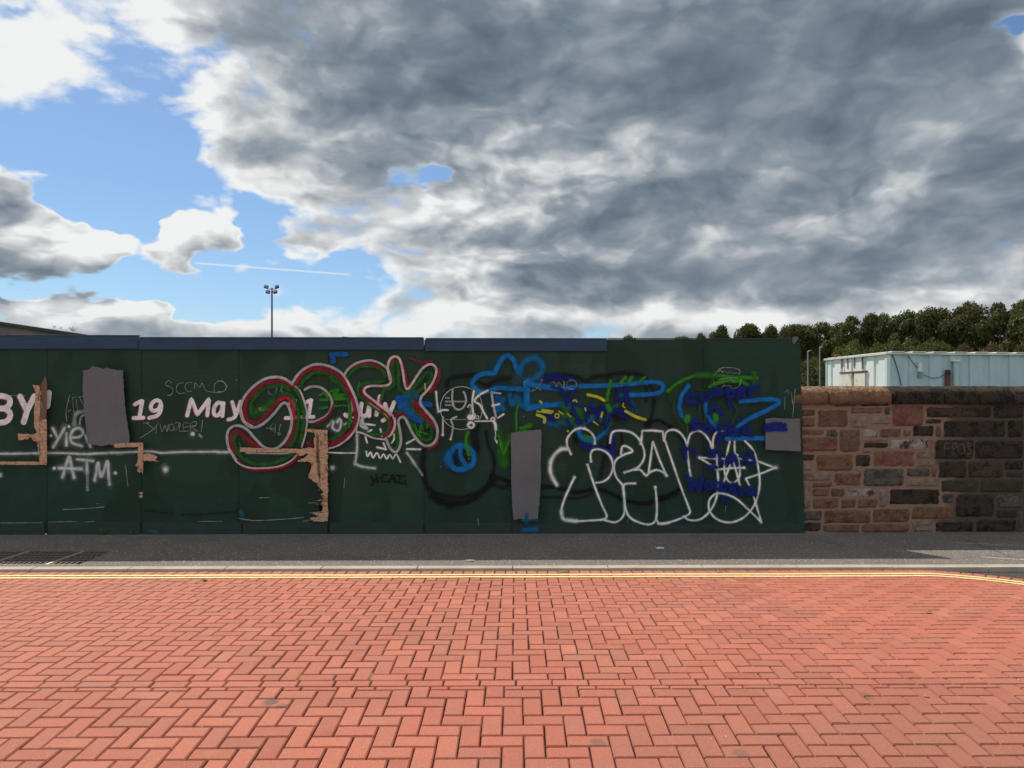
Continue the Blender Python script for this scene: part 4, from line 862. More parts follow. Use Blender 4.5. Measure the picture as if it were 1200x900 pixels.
# fixings
bm = bmesh.new()
for j in J[3:]:
    for py in (425, 470, 515, 560, 600):
        for dx in (-3.2, 3.2):
            p = Fp(j+dx, py+random.uniform(-1,1)); bmesh.ops.create_cone(bm, cap_ends=True, segments=8, radius1=.004, radius2=.003, depth=.004, matrix=Matrix.Translation((p.x, FY-.0022, p.z)) @ Matrix.Rotation(R(90), 4, 'X'))
bmobj('screw_heads', bm, mat('screw', (.10,.11,.10), .5, .6), ho)

# ------------------------------------------------------------ stone wall
WY = 8.93
sw = thing('stone_wall', 'low red and soot-black sandstone wall with rounded coping beside the hoarding', 'wall')
def f_stone(base, dark, lich=(.30,.26,.20), lf=0.0):
    def f(gg, b):
        o = gg.tc(); oi = gg.n.new('ShaderNodeNewGeometry'); r = oi.outputs['Random Per Island']
        n = gg.noise(o, 7, 6, .7); n2 = gg.noise(o, 42, 5, .75); n3 = gg.noise(gg.v('MULTIPLY', o, (1,1,5)), 6, 5, .7)
        c = gg.mix(gg.mr(n, .3, .72), base, dark); c = gg.mix(gg.mr(r, 0, 1, 0, .4), c, tuple(q*1.35 for q in base))
        c = gg.mix(gg.mr(n3, .5, .75, 0, .5), c, tuple(q*.45 for q in dark)); c = gg.mix(gg.mr(n2, .35, .75, 0, .55), c, tuple(q*.4 for q in dark)); sm = gg.noise(o, 4.5, 6, .75); c = gg.mix(gg.mr(sm, .56, .68, 0, .55), c, tuple(.5*q+.06 for q in base))
        c = gg.mix(gg.mul(gg.mr(gg.noise(o, 8, 7, .8), .44, .50, 0, 1), lf), c, lich)
        gg.put(b.inputs['Base Color'], c); gg.put(b.inputs['Normal'], gg.bump(gg.add(gg.mul(n, 1.6), gg.mul(n2, 1.6)), 1.0, .05))
    return f
SM = {'red': mat('red_sandstone', rough=.95, spec=.15, fn=f_stone((.38,.150,.110),(.23,.095,.072),(.50,.33,.27),.35)), 'brown': mat('brown_sandstone', rough=.95, spec=.15, fn=f_stone((.31,.175,.125),(.19,.105,.078),(.42,.30,.24),.3)),
      'tan': mat('tan_sandstone', rough=.95, spec=.15, fn=f_stone((.44,.29,.21),(.28,.175,.13),(.58,.48,.40),.5)), 'orange': mat('orange_sandstone', rough=.95, spec=.15, fn=f_stone((.33,.160,.085),(.20,.085,.05),(.42,.28,.18),.5)),
      'black': mat('sooty_sandstone', rough=.9, spec=.2, fn=f_stone((.030,.025,.023),(.058,.041,.034),(.17,.13,.10),.4)), 'dark': mat('dark_sandstone', rough=.95, spec=.15, fn=f_stone((.085,.058,.047),(.050,.036,.030),(.22,.17,.13),.4)),
      'white': mat('whitewashed_sandstone', rough=.9, spec=.15, fn=f_stone((.20,.11,.085),(.13,.07,.055),(.62,.56,.50),1.0)), 'green': mat('algae_sandstone', rough=.95, spec=.15, fn=f_stone((.13,.12,.075),(.085,.075,.05))),
      'grey': mat('grey_sandstone', rough=.95, spec=.15, fn=f_stone((.15,.13,.11),(.09,.075,.065),(.3,.27,.23),.5))}
ST = """52 418 108 445 brown|112 418 225 486 brown|228 412 345 435 red|348 410 372 440 grey|375 405 490 480 red|494 410 728 450 dark|732 405 840 452 black|55 448 108 482 red|228 440 292 486 tan|296 438 372 475 tan|
494 452 552 470 dark|555 455 778 520 black|782 455 840 520 black|55 487 140 512 red|142 488 188 518 grey|190 488 266 572 brown|272 487 328 520 white|332 485 412 520 brown|415 490 445 516 red|448 475 525 516 black|
528 475 552 520 grey|55 515 188 570 red|273 534 366 556 black|368 522 510 560 white|272 522 364 532 tan|512 520 524 590 tan|525 525 665 597 black|667 527 840 595 black|272 558 306 573 tan|55 575 105 602 dark|108 577 240 638 orange|
246 577 302 622 dark|308 562 458 622 red|462 562 512 592 tan|462 594 532 622 tan|58 605 98 636 tan|538 600 640 662 black|642 600 768 662 dark|770 598 840 632 black|772 635 840 662 green|62 640 168 673 tan|170 642 270 690 red|275 626 420 692 grey|
425 625 512 658 grey|424 661 545 692 tan|514 625 536 658 red|95 676 168 694 red|548 666 682 712 green|684 666 840 712 green|60 676 92 772 tan|95 697 158 726 red|160 697 212 728 brown|214 696 328 730 white|331 697 360 765 tan|
365 697 548 756 black|552 714 595 752 grey|598 716 738 800 black|740 716 840 770 grey|95 729 192 770 red|195 732 252 768 brown|255 733 328 767 red|740 772 818 803 black|820 772 840 838 grey|62 775 132 812 grey|135 772 305 822 orange|
308 768 440 818 orange|443 758 600 808 orange|62 815 130 850 dark|132 824 265 852 brown|268 821 440 852 orange|443 812 522 852 tan|525 812 668 852 black|670 806 816 850 black|170 402 255 409 brown|262 401 370 408 dark|246 625 272 638 tan""".replace('\n', '').split('|')
def stone(bm, x0, x1, z0, z1, yb_, prj, amp, sx=.05):
    """a rough-faced block: gridded front with rounded arrises, sides run back into the mortar"""
    nx = max(3, min(20, int((x1-x0)/sx)+2)); nz = max(3, min(12, int((z1-z0)/sx)+2)); W = nx+1; vs_ = []
    s1, s2 = random.random()*50, random.random()*50
    for k in range(nz+1):
        for h in range(nx+1):
            u, v = h/nx, k/nz; e = min(min(u, 1-u)*(x1-x0), min(v, 1-v)*(z1-z0)); rnd = min(1, e/.016)
            X = x0+(x1-x0)*u; Z = z0+(z1-z0)*v; edge = h in (0, nx) or k in (0, nz)
            if edge: X += random.uniform(-.009,.009); Z += random.uniform(-.008,.008)
            d = prj*(rnd**.5) + amp*(.5*math.sin(X*23+s1)*math.cos(Z*29+s2)+.5*math.sin(X*61+Z*47+s1)+random.uniform(-.5,.5))*rnd
            vs_.append(bm.verts.new((X, yb_-d if not edge else yb_+.01, Z)))
    for k in range(nz):
        for h in range(nx): q_ = k*W+h; bm.faces.new((vs_[q_], vs_[q_+1], vs_[q_+W+1], vs_[q_+W]))
bms = {k: bmesh.new() for k in SM}
def addstone(px0, py0, px1, py1, k):
    a, c_ = onY(px0, py0, WY), onY(px1, py1, WY); stone(bms[k], a.x-.003, c_.x+.003, c_.z-.003, a.z+.003, WY+.004, random.uniform(.007,.018), .0075 if k != 'black' else .0045)
for s_ in ST:
    a, b_, c_, d_, k = s_.split(); a, b_, c_, d_ = (float(q) for q in (a, b_, c_, d_))
    addstone(920+a/3, 340+b_/3, 920+c_/3, 340+d_/3, k)
# courses running on past the frame
for (y0, y1) in ((474,491),(492,513),(515,538),(540,561),(562,577),(579,597),(598,609),(610,624)):
    px = 1202+random.uniform(0, 8)
    while px < 1900:
        L = random.uniform(45, 95); addstone(px, y0, px+L, y1, random.choice(['black','black','dark','grey','brown'])); px += L+1.5
for k, bm in bms.items(): bmobj('stones', bm, SM[k], sw, smooth=False)['label'] = {'black':'soot blackened stones','red':'red stones','brown':'brown stones','tan':'tan stones','orange':'orange weathered stones','dark':'dark stones','white':'stones with flaking whitewash','green':'greenish stones','grey':'speckled grey stones'}[k]
def f_mort(gg, b):
    o = gg.tc(); X, Y, Z = gg.sep(o); n = gg.noise(o, 30, 5, .7); n1 = gg.noise(o, 3, 3)
    left = gg.mr(gg.add(X, gg.mul(n1, 1.2)), 5.5, 6.1, 0, 1, True)
    c = gg.mix(n, (.17,.105,.078), (.36,.24,.185)); c2 = gg.mix(n, (.045,.035,.029), (.13,.105,.082)); c = gg.mix(left, c, c2)
    gg.put(b.inputs['Base Color'], c); gg.put(b.inputs['Normal'], gg.bump(n, .9, .012))
M_MORT = mat('lime_mortar', rough=1, fn=f_mort, spec=.1)
xa = onY(936, 500, WY).x - .25; xb = onY(1900, 500, WY).x; ztop = onY(1000, 473.2, WY).z
bm = bmesh.new(); box(bm, xa, xb, WY+.006, WY+.42, -.06, ztop); bmobj('mortar_core', bm, M_MORT, sw)
# coping: half-round stones
cop = [(930,969.7,'tan'),(970.7,1044,'tan2'),(1045,1105.5,'black'),(1106,1146,'black'),(1147,1185,'black'),(1186,1235,'dark'),(1236,1300,'black'),(1301,1370,'black'),(1371,1450,'dark'),(1451,1530,'black'),(1531,1620,'black'),(1621,1720,'dark'),(1721,1810,'black'),(1811,1900,'black')]
def f_cop(gg, b):
    o = gg.tc(); n = gg.noise(o, 26, 5, .75); n2 = gg.noise(o, 5, 4, .6); X, Y, Z = gg.sep(o)
    c = gg.mix(gg.mr(n2, .3, .7), (.23,.13,.08), (.15,.085,.055)); c = gg.mix(gg.mul(gg.mr(n, .5, .64, 0, .75), gg.mr(Z, 1.60, 1.72, .1, 1)), c, (.62,.44,.24)); c = gg.mix(gg.mr(n, .45, .3, 0, .8), c, (.07,.045,.03))  # pale flecks thicken towards the top: sunlit rim put into the colour
    gg.put(b.inputs['Base Color'], c); gg.put(b.inputs['Normal'], gg.bump(n, 1.0, .03))
SM['tan2'] = mat('lit_top_coping', rough=.95, spec=.15, fn=f_cop); SM['cblack'] = mat('sooty_coping', rough=.9, spec=.2, fn=f_stone((.022,.021,.022),(.035,.030,.027),(.15,.115,.07),.5))
H = onY(1000, 452.2, WY).z - ztop
for i, (a, c_, k) in enumerate(cop):
    x0, x1 = onY(a, 460, WY).x+.004, onY(c_, 460, WY).x-.004; n = max(4, int((x1-x0)/.05)); bm = bmesh.new(); rings = []; prof = []
    for q_ in range(17):
        an = math.pi*q_/16; prof.append((WY-.035+.235*(1-math.cos(an)), ztop+.055+(H-.055)*math.sin(an)**.7))
    prof = [(WY-.035, ztop-.004)] + prof + [(WY+.435, ztop-.004)]
    skew = random.uniform(-.015, .02)
    for h in range(n+1):
        X = x0+(x1-x0)*h/n; ring = []
        for j_, (Y, Z) in enumerate(prof):
            e = .0 if 0 < h < n else .006
            ring.append(bm.verts.new((X+skew*(Z-ztop), Y+(e if Y < WY+.2 else -e)+random.gauss(0,.003), Z-(e if j_ not in (0, len(prof)-1) else 0)+random.gauss(0,.003))))
        rings.append(ring)
    for h in range(n):
        for j_ in range(len(prof)-1): bm.faces.new((rings[h][j_], rings[h][j_+1], rings[h+1][j_+1], rings[h+1][j_]))
        bm.faces.new((rings[h][0], rings[h+1][0], rings[h+1][-1], rings[h][-1]))
    bm.faces.new(rings[0]); bm.faces.new(list(reversed(rings[-1]))); bmesh.ops.recalc_face_normals(bm, faces=bm.faces[:])
    bmobj('coping_stone', bm, SM['tan2'] if k in ('tan','tan2') else (SM['cblack'] if k == 'black' else SM['dark']), sw, smooth=True)
# chalked tag on the black stone
t_ = Tag((920,340,3), Y=WY-.026)
for s_ in ([(560,580),(563,540),(580,538)], [(562,558),(578,556)], [(590,578),(590,540),(606,545),(592,560)], [(640,540),(655,540),(645,555),(656,568),(640,578)]): t_.st('faint', 8, *s_)
t_.circ('faint', 6, 620, 560, 12, 18); t_.done('graffiti', 'faint grey tag reading EPO3', sw)

# ------------------------------------------------------------ metal cabin behind the wall
cb = thing('metal_cabin', 'pale blue corrugated metal cabin with white roof edge behind the stone wall', 'cabin')
def f_cab(gg, b):
    o = gg.tc(); n = gg.noise(gg.v('MULTIPLY', o, (2,2,.5)), 2.5, 5, .7); n2 = gg.noise(o, 12, 5, .75)
    c = gg.mix(gg.mr(n, .3, .7), (.36,.50,.555), (.47,.62,.67)); c = gg.mix(gg.mr(n2, .62, .7, 0, .6), c, (.28,.40,.45))
    st = gg.noise(gg.v('MULTIPLY', o, (7,7,.6)), 2, 4, .7); c = gg.mix(gg.mr(st, .66, .74, 0, .6), c, (.24,.15,.09)); gg.put(b.inputs['Base Color'], c)
M_CAB = mat('pale_blue_metal', rough=.5, fn=f_cab)
M_WHT = mat('white_trim', (.70,.70,.66), .6, fn=lambda gg, b: gg.put(b.inputs['Base Color'], gg.mix(gg.mr(gg.noise(gg.tc(), 3, 5, .7), .5, .75), (.72,.72,.68), (.42,.40,.35))))
M_DOORC = mat('cream_door', (.66,.62,.50), .6, fn=lambda gg, b: gg.put(b.inputs['Base Color'], gg.mix(gg.mr(gg.noise(gg.tc(), 4, 5, .75), .55, .68), (.78,.76,.69), (.40,.26,.16))))
M_RUST = mat('rust', (.14,.06,.035), .9); M_DARK = mat('dark_metal', (.03,.03,.032), .5, .5); M_GAL = mat('grey_pole', (.30,.31,.32), .5, .6)
DC = 21.0; c0 = P(1040, 413, DC); c1 = P(970, 420.5, DC*1.155)
ztc = c0.z; A = Vector((c0.x, c0.y, 0)); B = Vector((c1.x, c1.y, 0)); eV = (B-A).normalized(); LW = (B-A).length; eU = Vector((eV.y, -eV.x, 0)); LL = 9.6
M_CABLIT = mat('sunlit_end_metal', (.76,.86,.85), .55, fn=lambda gg, b: gg.put(b.inputs['Base Color'], gg.mix(gg.mr(gg.noise(gg.v('MULTIPLY', gg.tc(), (5,5,.7)), 2, 5, .7), .55, .75), (.80,.88,.87), (.50,.60,.58))))  # cabin end: blue raised towards white, strong sunlight put into the colour
def cabwall(O, d, L, out, pitch, dep, z0, z1, name, mm=None):
    bm = bmesh.new(); pr = []; u = 0.0; s_ = 0
    while u < L-1e-4:
        wd_ = pitch*(.62 if s_ % 2 == 0 else .38); sl_ = .02
        off = dep if s_ % 2 == 0 else 0
        pr.append((u+ (sl_ if u > 0 else 0), off)); u2 = min(L, u+wd_); pr.append((u2, off)); u = u2; s_ += 1
    lo = [bm.verts.new(O+d*a+out*o_+Vector((0,0,z0))) for a, o_ in pr]; hi = [bm.verts.new(O+d*a+out*o_+Vector((0,0,z1))) for a, o_ in pr]
    for i in range(len(pr)-1): bm.faces.new((lo[i], lo[i+1], hi[i+1], hi[i]))
    return bmobj(name, bm, mm or M_CAB, cb)
cabwall(A, eU, LL, -eV, .62, .035, -.05, ztc-.04, 'wall'); cabwall(A, eV, LW, -eU, .60, .035, -.05, ztc-.04, 'wall', M_CABLIT)
Cc = A+eU*LL; Dd = B+eU*LL
cabwall(Cc, eV, LW, eU, .6, .03, -.05, ztc-.04, 'wall'); cabwall(B, eU, LL, eV, .62, .03, -.05, ztc-.04, 'wall')
MT = Matrix(((eU.x, eV.x, 0, A.x), (eU.y, eV.y, 0, A.y), (0, 0, 1, 0), (0, 0, 0, 1)))
bm = bmesh.new(); box(bm, -.09, LL+.09, -.09, LW+.09, ztc-.055, ztc, M=MT); bmobj('roof', bm, M_WHT, cb)
for a in range(0, 15):
    bm = bmesh.new(); box(bm, .06+a*.64, .06+a*.64+.40, -.115, LW+.1, ztc+.001, ztc+.028, bev=.008, M=MT); bmobj('roof_ridge', bm, M_WHT, cb)
for (u, v) in ((0,0),(LL,0),(0,LW),(LL,LW)):
    bm = bmesh.new(); box(bm, u-.05, u+.05, v-.05, v+.05, -.05, ztc-.058, M=MT); bmobj('corner_post', bm, M_CAB if v > 0 or u > 0 else mat('corner_paint', (.68,.78,.80), .5), cb)
def cabpt(px, py):                                                  # pixel -> (v, z) on the end face
    d = pdir(px, py); n = eU; k = (A.dot(n) - 0)/(Vector((d.x, d.y, 0)).dot(n)); p = Vector((d.x*k, d.y*k, CAMZ+d.z*k)); return (p-A).dot(eV), p.z
def cabpu(px, py):
    d = pdir(px, py); k = A.dot(eV)/(Vector((d.x, d.y, 0)).dot(eV)); p = Vector((d.x*k, d.y*k, CAMZ+d.z*k)); return (p-A).dot(eU), p.z
for (pa, pb) in ((1017.5, 1003.5), (1001.5, 987.5)):
    v0, zt = cabpt(pa, 436.5); v1, _ = cabpt(pb, 437.5); bm = bmesh.new(); box(bm, -.075, -.038, v0, v1, .05, zt, bev=.006, M=MT); d_ = bmobj('door', bm, M_DOORC, cb)
    bm = bmesh.new(); box(bm, -.082, -.0765, v0-.0, v0+.03, .1, zt-.02, M=MT); bmobj('hinge_strip', bm, M_RUST, d_)
v0, zt = cabpt(1017.8, 436); v1, _ = cabpt(987, 436); bm = bmesh.new(); box(bm, -.09, -.0, v0-.02, v1+.02, zt+.004, zt+.045, M=MT); bmobj('door_lintel', bm, M_RUST, cb)
for px in (1003, 995, 1012, 988):
    v, z_ = cabpt(px, 425); bm = bmesh.new(); box(bm, -.052, -.038, v-.02, v+.02, z_-.18, z_+.22, M=MT); bmobj('rust_streak', bm, M_RUST, cb)
u, z_ = cabpu(1076, 431); bm = bmesh.new(); box(bm, u-.06, u+.05, -.11, -.036, z_-.12, z_+.16, bev=.01, M=MT); s_ = bmobj('socket_box', bm, M_WHT, cb)
bm = bmesh.new(); box(bm, u-.05, u+.06, -.12, -.036, z_-.28, z_-.14, bev=.01, M=MT); bmobj('socket_box', bm, mat('blue_box', (.16,.3,.36), .5), cb)
u, z_ = cabpu(1116.5, 424); bm = bmesh.new(); tube(bm, [MT @ Vector((u, -.13, .1)), MT @ Vector((u, -.13, z_))], .07, 12); pp_ = bmobj('vent_pipe', bm, M_CAB, cb)
bm = bmesh.new(); tube(bm, [MT @ Vector((u, -.13, z_-.0)), MT @ Vector((u, -.13, z_+.05))], .12, 12, .10); bmobj('cowl', bm, M_WHT, pp_)
u, z_ = cabpu(1109, 433.5); bm = bmesh.new(); box(bm, u-.07, u+.06, -.10, -.037, .1, z_, bev=.008, M=MT); rp_ = bmobj('rusty_duct', bm, M_RUST, cb)
bm = bmesh.new(); box(bm, u-.06, u+.05, -.115, -.101, z_-.14, z_-.02, M=MT); bmobj('duct_cover', bm, M_DARK, rp_)
bm = bmesh.new(); cs = [cabpu(*p) for p in ((1063,417),(1067,423),(1075,433),(1082,440),(1092,443.5),(1100,442),(1108,437))]; tube(bm, [MT @ Vector((u_, -.055, z2)) for u_, z2 in cs], .008, 5); bmobj('cable', bm, M_DARK, cb)
bm = bmesh.new(); cs = [cabpu(*p) for p in ((1043,413.6),(1047,422),(1051,435),(1055,452))]; tube(bm, [MT @ Vector((u_, -.06, z2)) for u_, z2 in cs], .012, 5); bmobj('cable', bm, M_DARK, cb)
an = thing('antenna_bracket', 'small dark bracket with a bent arm on the corner of the cabin roof', 'bracket')
b0 = MT @ Vector((.06, .1, ztc+.03)); bm = bmesh.new(); tube(bm, [b0, b0+Vector((0,0,.17))], .02, 6); bmobj('mast', bm, M_DARK, an)
bm = bmesh.new(); tube(bm, [b0+Vector((0,0,.12)), b0+Vector((.08,0,.1)), b0+Vector((.14,-.02,0)), b0+Vector((.15,-.03,-.06))], .014, 6); bmobj('arm', bm, M_DARK, an)
fl = thing('roof_debris', 'small rusty fitting on the far end of the cabin roof', 'fitting'); b1 = MT @ Vector((.1, LW-.4, ztc+.03)); bm = bmesh.new(); box(bm, b1.x-.07, b1.x+.07, b1.y-.06, b1.y+.06, b1.z-.028, b1.z+.09, bev=.02); bmobj('fitting_body', bm, M_RUST, fl)
bm = bmesh.new(); tube(bm, [b1+Vector((.0,0,.05)), b1+Vector((.2,0,.02))], .012, 6); bmobj('fitting_arm', bm, M_RUST, fl)

# two thin poles between hoarding and cabin
for (px, pt, dep, lab) in ((946.5, 412, 34, 'thin grey pole nearer the hoarding edge, beyond the stone wall'), (960.5, 407.5, 38, 'thin grey pole with a small bent top nearer the cabin')):
    b0 = P(px, 460, dep); zt = P(px, pt, dep).z; t_ = thing('lamp_pole', lab, 'pole', 'thin poles beyond the wall'); bm = bmesh.new()
    tube(bm, [(b0.x, b0.y, -.05), (b0.x, b0.y, zt)], .05, 8, .03); bmobj('shaft', bm, M_GAL, t_)
    bm = bmesh.new(); tube(bm, [(b0.x, b0.y, zt-.03), (b0.x+.05, b0.y, zt+.03), (b0.x+.16, b0.y, zt+.05)], .025, 6); bmobj('arm', bm, M_GAL, t_)

# ------------------------------------------------------------ floodlight mast
fm = thing('floodlight_mast', 'tall slim floodlight mast with four lamps rising behind the hoarding', 'floodlight'); dep = 62
b0 = P(318.7, 400, dep); zt = P(318.7, 337.5, dep).z
M_MAST = mat('mast_steel', (.13,.13,.135), .5, .5); bm = bmesh.new(); tube(bm, [(b0.x, b0.y, -.05), (b0.x, b0.y, zt)], .10, 10, .065); bmobj('pole', bm, M_MAST, fm)
px_m = dep/FOC
bm = bmesh.new(); tube(bm, [(b0.x-5.4*px_m, b0.y, zt-.07), (b0.x+5.4*px_m, b0.y, zt-.07)], .035, 6); bmobj('crossarm', bm, M_MAST, fm)
M_LH = mat('lamp_housing', (.018,.026,.030), .4, .3); M_LENS = mat('lamp_glass', (.25,.28,.30), .1)
for (dx, dy, an_) in ((-6.2, -2.6, 18), (6.2, -2.6, -18), (-4.2, 3.4, 12), (4.2, 3.4, -12)):
    L_ = Vector((b0.x+dx*px_m, b0.y-.1, zt-.07-dy*px_m-.03)); Mx = Matrix.Translation(L_) @ Matrix.Rotation(R(an_), 4, 'Y') @ Matrix.Rotation(R(-25), 4, 'X')
    bm = bmesh.new(); box(bm, -.16, .16, -.09, .09, -.13, .12, bev=.02, M=Mx); lh = bmobj('lamp', bm, M_LH, fm)
    bm = bmesh.new(); box(bm, -.13, .13, -.097, -.0905, -.10, .09, M=Mx); bmobj('glass', bm, M_LENS, lh)
    bm = bmesh.new(); tube(bm, [L_, (b0.x+dx*.75*px_m, b0.y, zt-.07)], .02, 6); bmobj('bracket', bm, M_MAST, lh)

# ------------------------------------------------------------ gabled shed at the far left
wh = thing('gabled_shed', 'low grey gabled building with dark roof edge behind the left of the hoarding', 'building'); SD = 26
e1 = P(118.5, 394.6, SD); sl_ = (394.6-376.8)/118.5; rx = e1.x - 11.5; rz_ = e1.z + sl_*11.5; Ys = e1.y; ex2 = rx-11.5
M_SHW = mat('shed_cladding', (.10,.095,.09), .7, fn=lambda gg, b: gg.put(b.inputs['Base Color'], gg.mix(gg.mr(gg.noise(gg.v('MULTIPLY', gg.tc(), (1,1,.3)), 1.2, 4, .6), .35, .7), (.15,.135,.13), (.23,.19,.175))))
M_SHR = mat('shed_roof', (.030,.036,.036), .6)
zz = lambda X: rz_ - abs(X-rx)*sl_ - .12
obj('wall', [(ex2+.2,Ys+.15,-.05),(e1.x-.2,Ys+.15,-.05),(e1.x-.2,Ys+.15,zz(e1.x-.2)),(rx,Ys+.15,zz(rx)),(ex2+.2,Ys+.15,zz(ex2+.2)),
             (ex2+.2,Ys+14,-.05),(e1.x-.2,Ys+14,-.05),(e1.x-.2,Ys+14,zz(e1.x-.2)),(rx,Ys+14,zz(rx)),(ex2+.2,Ys+14,zz(ex2+.2))],
    [(0,1,2,3,4),(5,9,8,7,6),(1,6,7,2),(0,4,9,5)], M_SHW, wh)
for (xa_, xb_) in ((rx, e1.x), (rx, ex2)):
    za, zb = rz_, rz_-abs(xb_-xa_)*sl_; vs = [(xa_,Ys,za),(xb_,Ys,zb),(xb_,Ys+14.2,zb),(xa_,Ys+14.2,za)]; vs += [(a, b_, c_-.11) for a, b_, c_ in vs]
    obj('roof', vs, [(0,1,2,3),(7,6,5,4),(0,4,5,1),(1,5,6,2),(2,6,7,3),(3,7,4,0)], M_SHR, wh)
bm = bmesh.new(); a = P(-40, 390.5, SD); box(bm, a.x, P(7, 390.5, SD).x, Ys+.10, Ys+.148, P(0,393,SD).z, P(0,390.2,SD).z); bmobj('fascia_panel', bm, mat('dull_red_band', (.22,.11,.09), .8), wh)

# ------------------------------------------------------------ plants
def f_leaf(a, b2, tr=.3):
    def f(gg, b):
        geo = gg.n.new('ShaderNodeNewGeometry'); oi = gg.n.new('ShaderNodeObjectInfo'); r = geo.outputs['Random Per Island']
        c = gg.mix(r, a, b2); c = gg.mix(gg.mul(oi.outputs['Random'], .5), c, (.085,.075,.024)); gg.put(b.inputs['Base Color'], c)
        t2 = gg.n.new('ShaderNodeBsdfTranslucent'); gg.put(t2.inputs[0], c); mx = gg.n.new('ShaderNodeMixShader'); mx.inputs[0].default_value = tr
        out = [n for n in gg.n if n.type == 'OUTPUT_MATERIAL'][0]; gg.l.new(b.outputs[0], mx.inputs[1]); gg.l.new(t2.outputs[0], mx.inputs[2]); gg.l.new(mx.outputs[0], out.inputs[0])
    return f
M_LEAF = mat('leaves', rough=.6, spec=.2, fn=f_leaf((.045,.064,.020),(.135,.148,.046)))
M_LEAF2 = mat('leaves_reddish', rough=.6, spec=.2, fn=f_leaf((.085,.070,.032),(.17,.125,.062)))
M_LEAF3 = mat('leaves_light', rough=.6, spec=.2, fn=f_leaf((.08,.12,.026),(.16,.19,.05)))
M_BARK = mat('bark', rough=.95, fn=lambda gg, b: gg.put(b.inputs['Base Color'], gg.mix(gg.noise(gg.v('MULTIPLY', gg.tc(), (4,4,1)), 4, 5, .7), (.05,.038,.028), (.13,.10,.075))))
def crown_mesh(name, H0, H1, rad, nl, nleaf, size, m, shape=1.0, seed=0):
    g2 = np.random.default_rng(seed); cen = []; rr = []
    hc = (H0+H1)/2; hh = (H1-H0)/2
    for i in range(nl):
        th = g2.uniform(0, 2*math.pi); t2 = g2.uniform(-1, .98); w_ = math.sqrt(max(0, 1-abs(t2)**(3.2*shape)))
        if t2 < 0: w_ = max(w_, .55)
        rad_ = rad*w_*g2.uniform(.35, .85); r_ = rad*g2.uniform(.26, .44)
        cen.append((rad_*math.cos(th), rad_*math.sin(th), hc+t2*(hh-r_*.7))); rr.append(r_)
    cen = np.array(cen); rr = np.array(rr)
    idx = g2.integers(0, nl, nleaf); d = g2.normal(size=(nleaf,3)); d /= np.linalg.norm(d, axis=1)[:,None]
    d[:,2] = np.where(g2.random(nleaf) < .6, np.abs(d[:,2]), d[:,2])
    k = g2.uniform(.25, 1.08, nleaf)**.45; p = cen[idx] + d*(rr[idx]*k)[:,None]*np.array([1,1,.85])
    # twig tufts: leaves gather in small sprays
    tuft = g2.normal(size=(nleaf//6+1, 3))*size*.5; p += tuft[np.arange(nleaf)//6 % len(tuft)]
    nrm = d + g2.normal(size=(nleaf,3))*.75; nrm /= np.linalg.norm(nrm, axis=1)[:,None]
    a = np.cross(nrm, g2.normal(size=(nleaf,3))); a /= np.linalg.norm(a, axis=1)[:,None]; b_ = np.cross(nrm, a)
    s_ = size*g2.uniform(.5, 1.25, nleaf)[:,None]
    V = np.stack([p-a*s_, p-b_*s_*.55, p+a*s_, p+b_*s_*.55], 1).reshape(-1,3).astype(np.float32)
    me = bpy.data.meshes.new(name); me.vertices.add(len(V)); me.vertices.foreach_set('co', V.ravel()); me.loops.add(nleaf*4); me.polygons.add(nleaf)
    me.loops.foreach_set('vertex_index', np.arange(nleaf*4, dtype=np.int32)); me.polygons.foreach_set('loop_start', np.arange(0, nleaf*4, 4, dtype=np.int32)); me.polygons.foreach_set('loop_total', np.full(nleaf, 4, dtype=np.int32))
    me.update(); me.validate(); me.materials.append(m); return me, cen
def trunk_mesh(name, H1, r, cen, seed):
    g2 = random.Random(seed); bm = bmesh.new(); top = H1*.72
    pts = [Vector((0,0,-.1)), Vector((.05,0,top*.3)), Vector((g2.uniform(-.2,.2), g2.uniform(-.2,.2), top*.65)), Vector((g2.uniform(-.3,.3), g2.uniform(-.3,.3), top))]
    tube(bm, pts, r, 8, r*.3)
    for c_ in cen[::max(1, len(cen)//9)]:
        st_ = Vector((0,0, max(1.5, min(top*.9, c_[2]*.55)))); tube(bm, [st_, st_.lerp(Vector(c_), .5)+Vector((0,0,.15)), Vector(c_)], r*.38, 5, r*.1)
    me = bpy.data.meshes.new(name); bm.to_mesh(me); bm.free(); me.materials.append(M_BARK); return me
protos = []
for i, (nl, shp) in enumerate(((30, 1.0), (26, 1.25), (32, .8), (24, 1.0), (28, 1.4))):
    me, cen = crown_mesh('crown', 1.6, 12.0, 3.7+.25*(i%3), nl, 17000, .20, M_LEAF, shp, 11+i); protos.append((me, trunk_mesh('trunk', 12, .28, cen, i)))
def tree(px, top, dep, wpx, i, label, grp='tall trees beyond the wall', kind='tree'):
    t2 = thing(kind, label, 'tree', grp); b0 = P(px, PY, dep); zt = P(px, top, dep).z
    me, tr = protos[i % 5]; c_ = bpy.data.objects.new('crown', me); COL.objects.link(c_); c_.parent = t2; k = bpy.data.objects.new('trunk', tr); COL.objects.link(k); k.parent = t2
    t2.location = (b0.x, b0.y, -.05); s_ = (zt+.05)/12.15; wd = wpx/FOC*dep/2/4.0; t2.scale = (wd, wd, s_); t2.rotation_euler.z = i*1.37+px*.01
TR = [(739,392,132,24,0),(802,389.5,128,34,1),(822,391,126,18,2),(846,381,124,36,3),(877,376.5,122,40,4),(905,380.5,120,34,0),(933,377.5,112,36,1),(962,374.5,110,44,2),(992,370,106,44,3),(1026,366.5,103,40,4),(1058,361.5,100,46,0),
      (1092,358,96,54,1),(1134,354.5,92,46,2),(1172,351,88,48,3),(1210,347,84,54,4),(1262,343,82,60,0),(1318,345,80,60,1)]
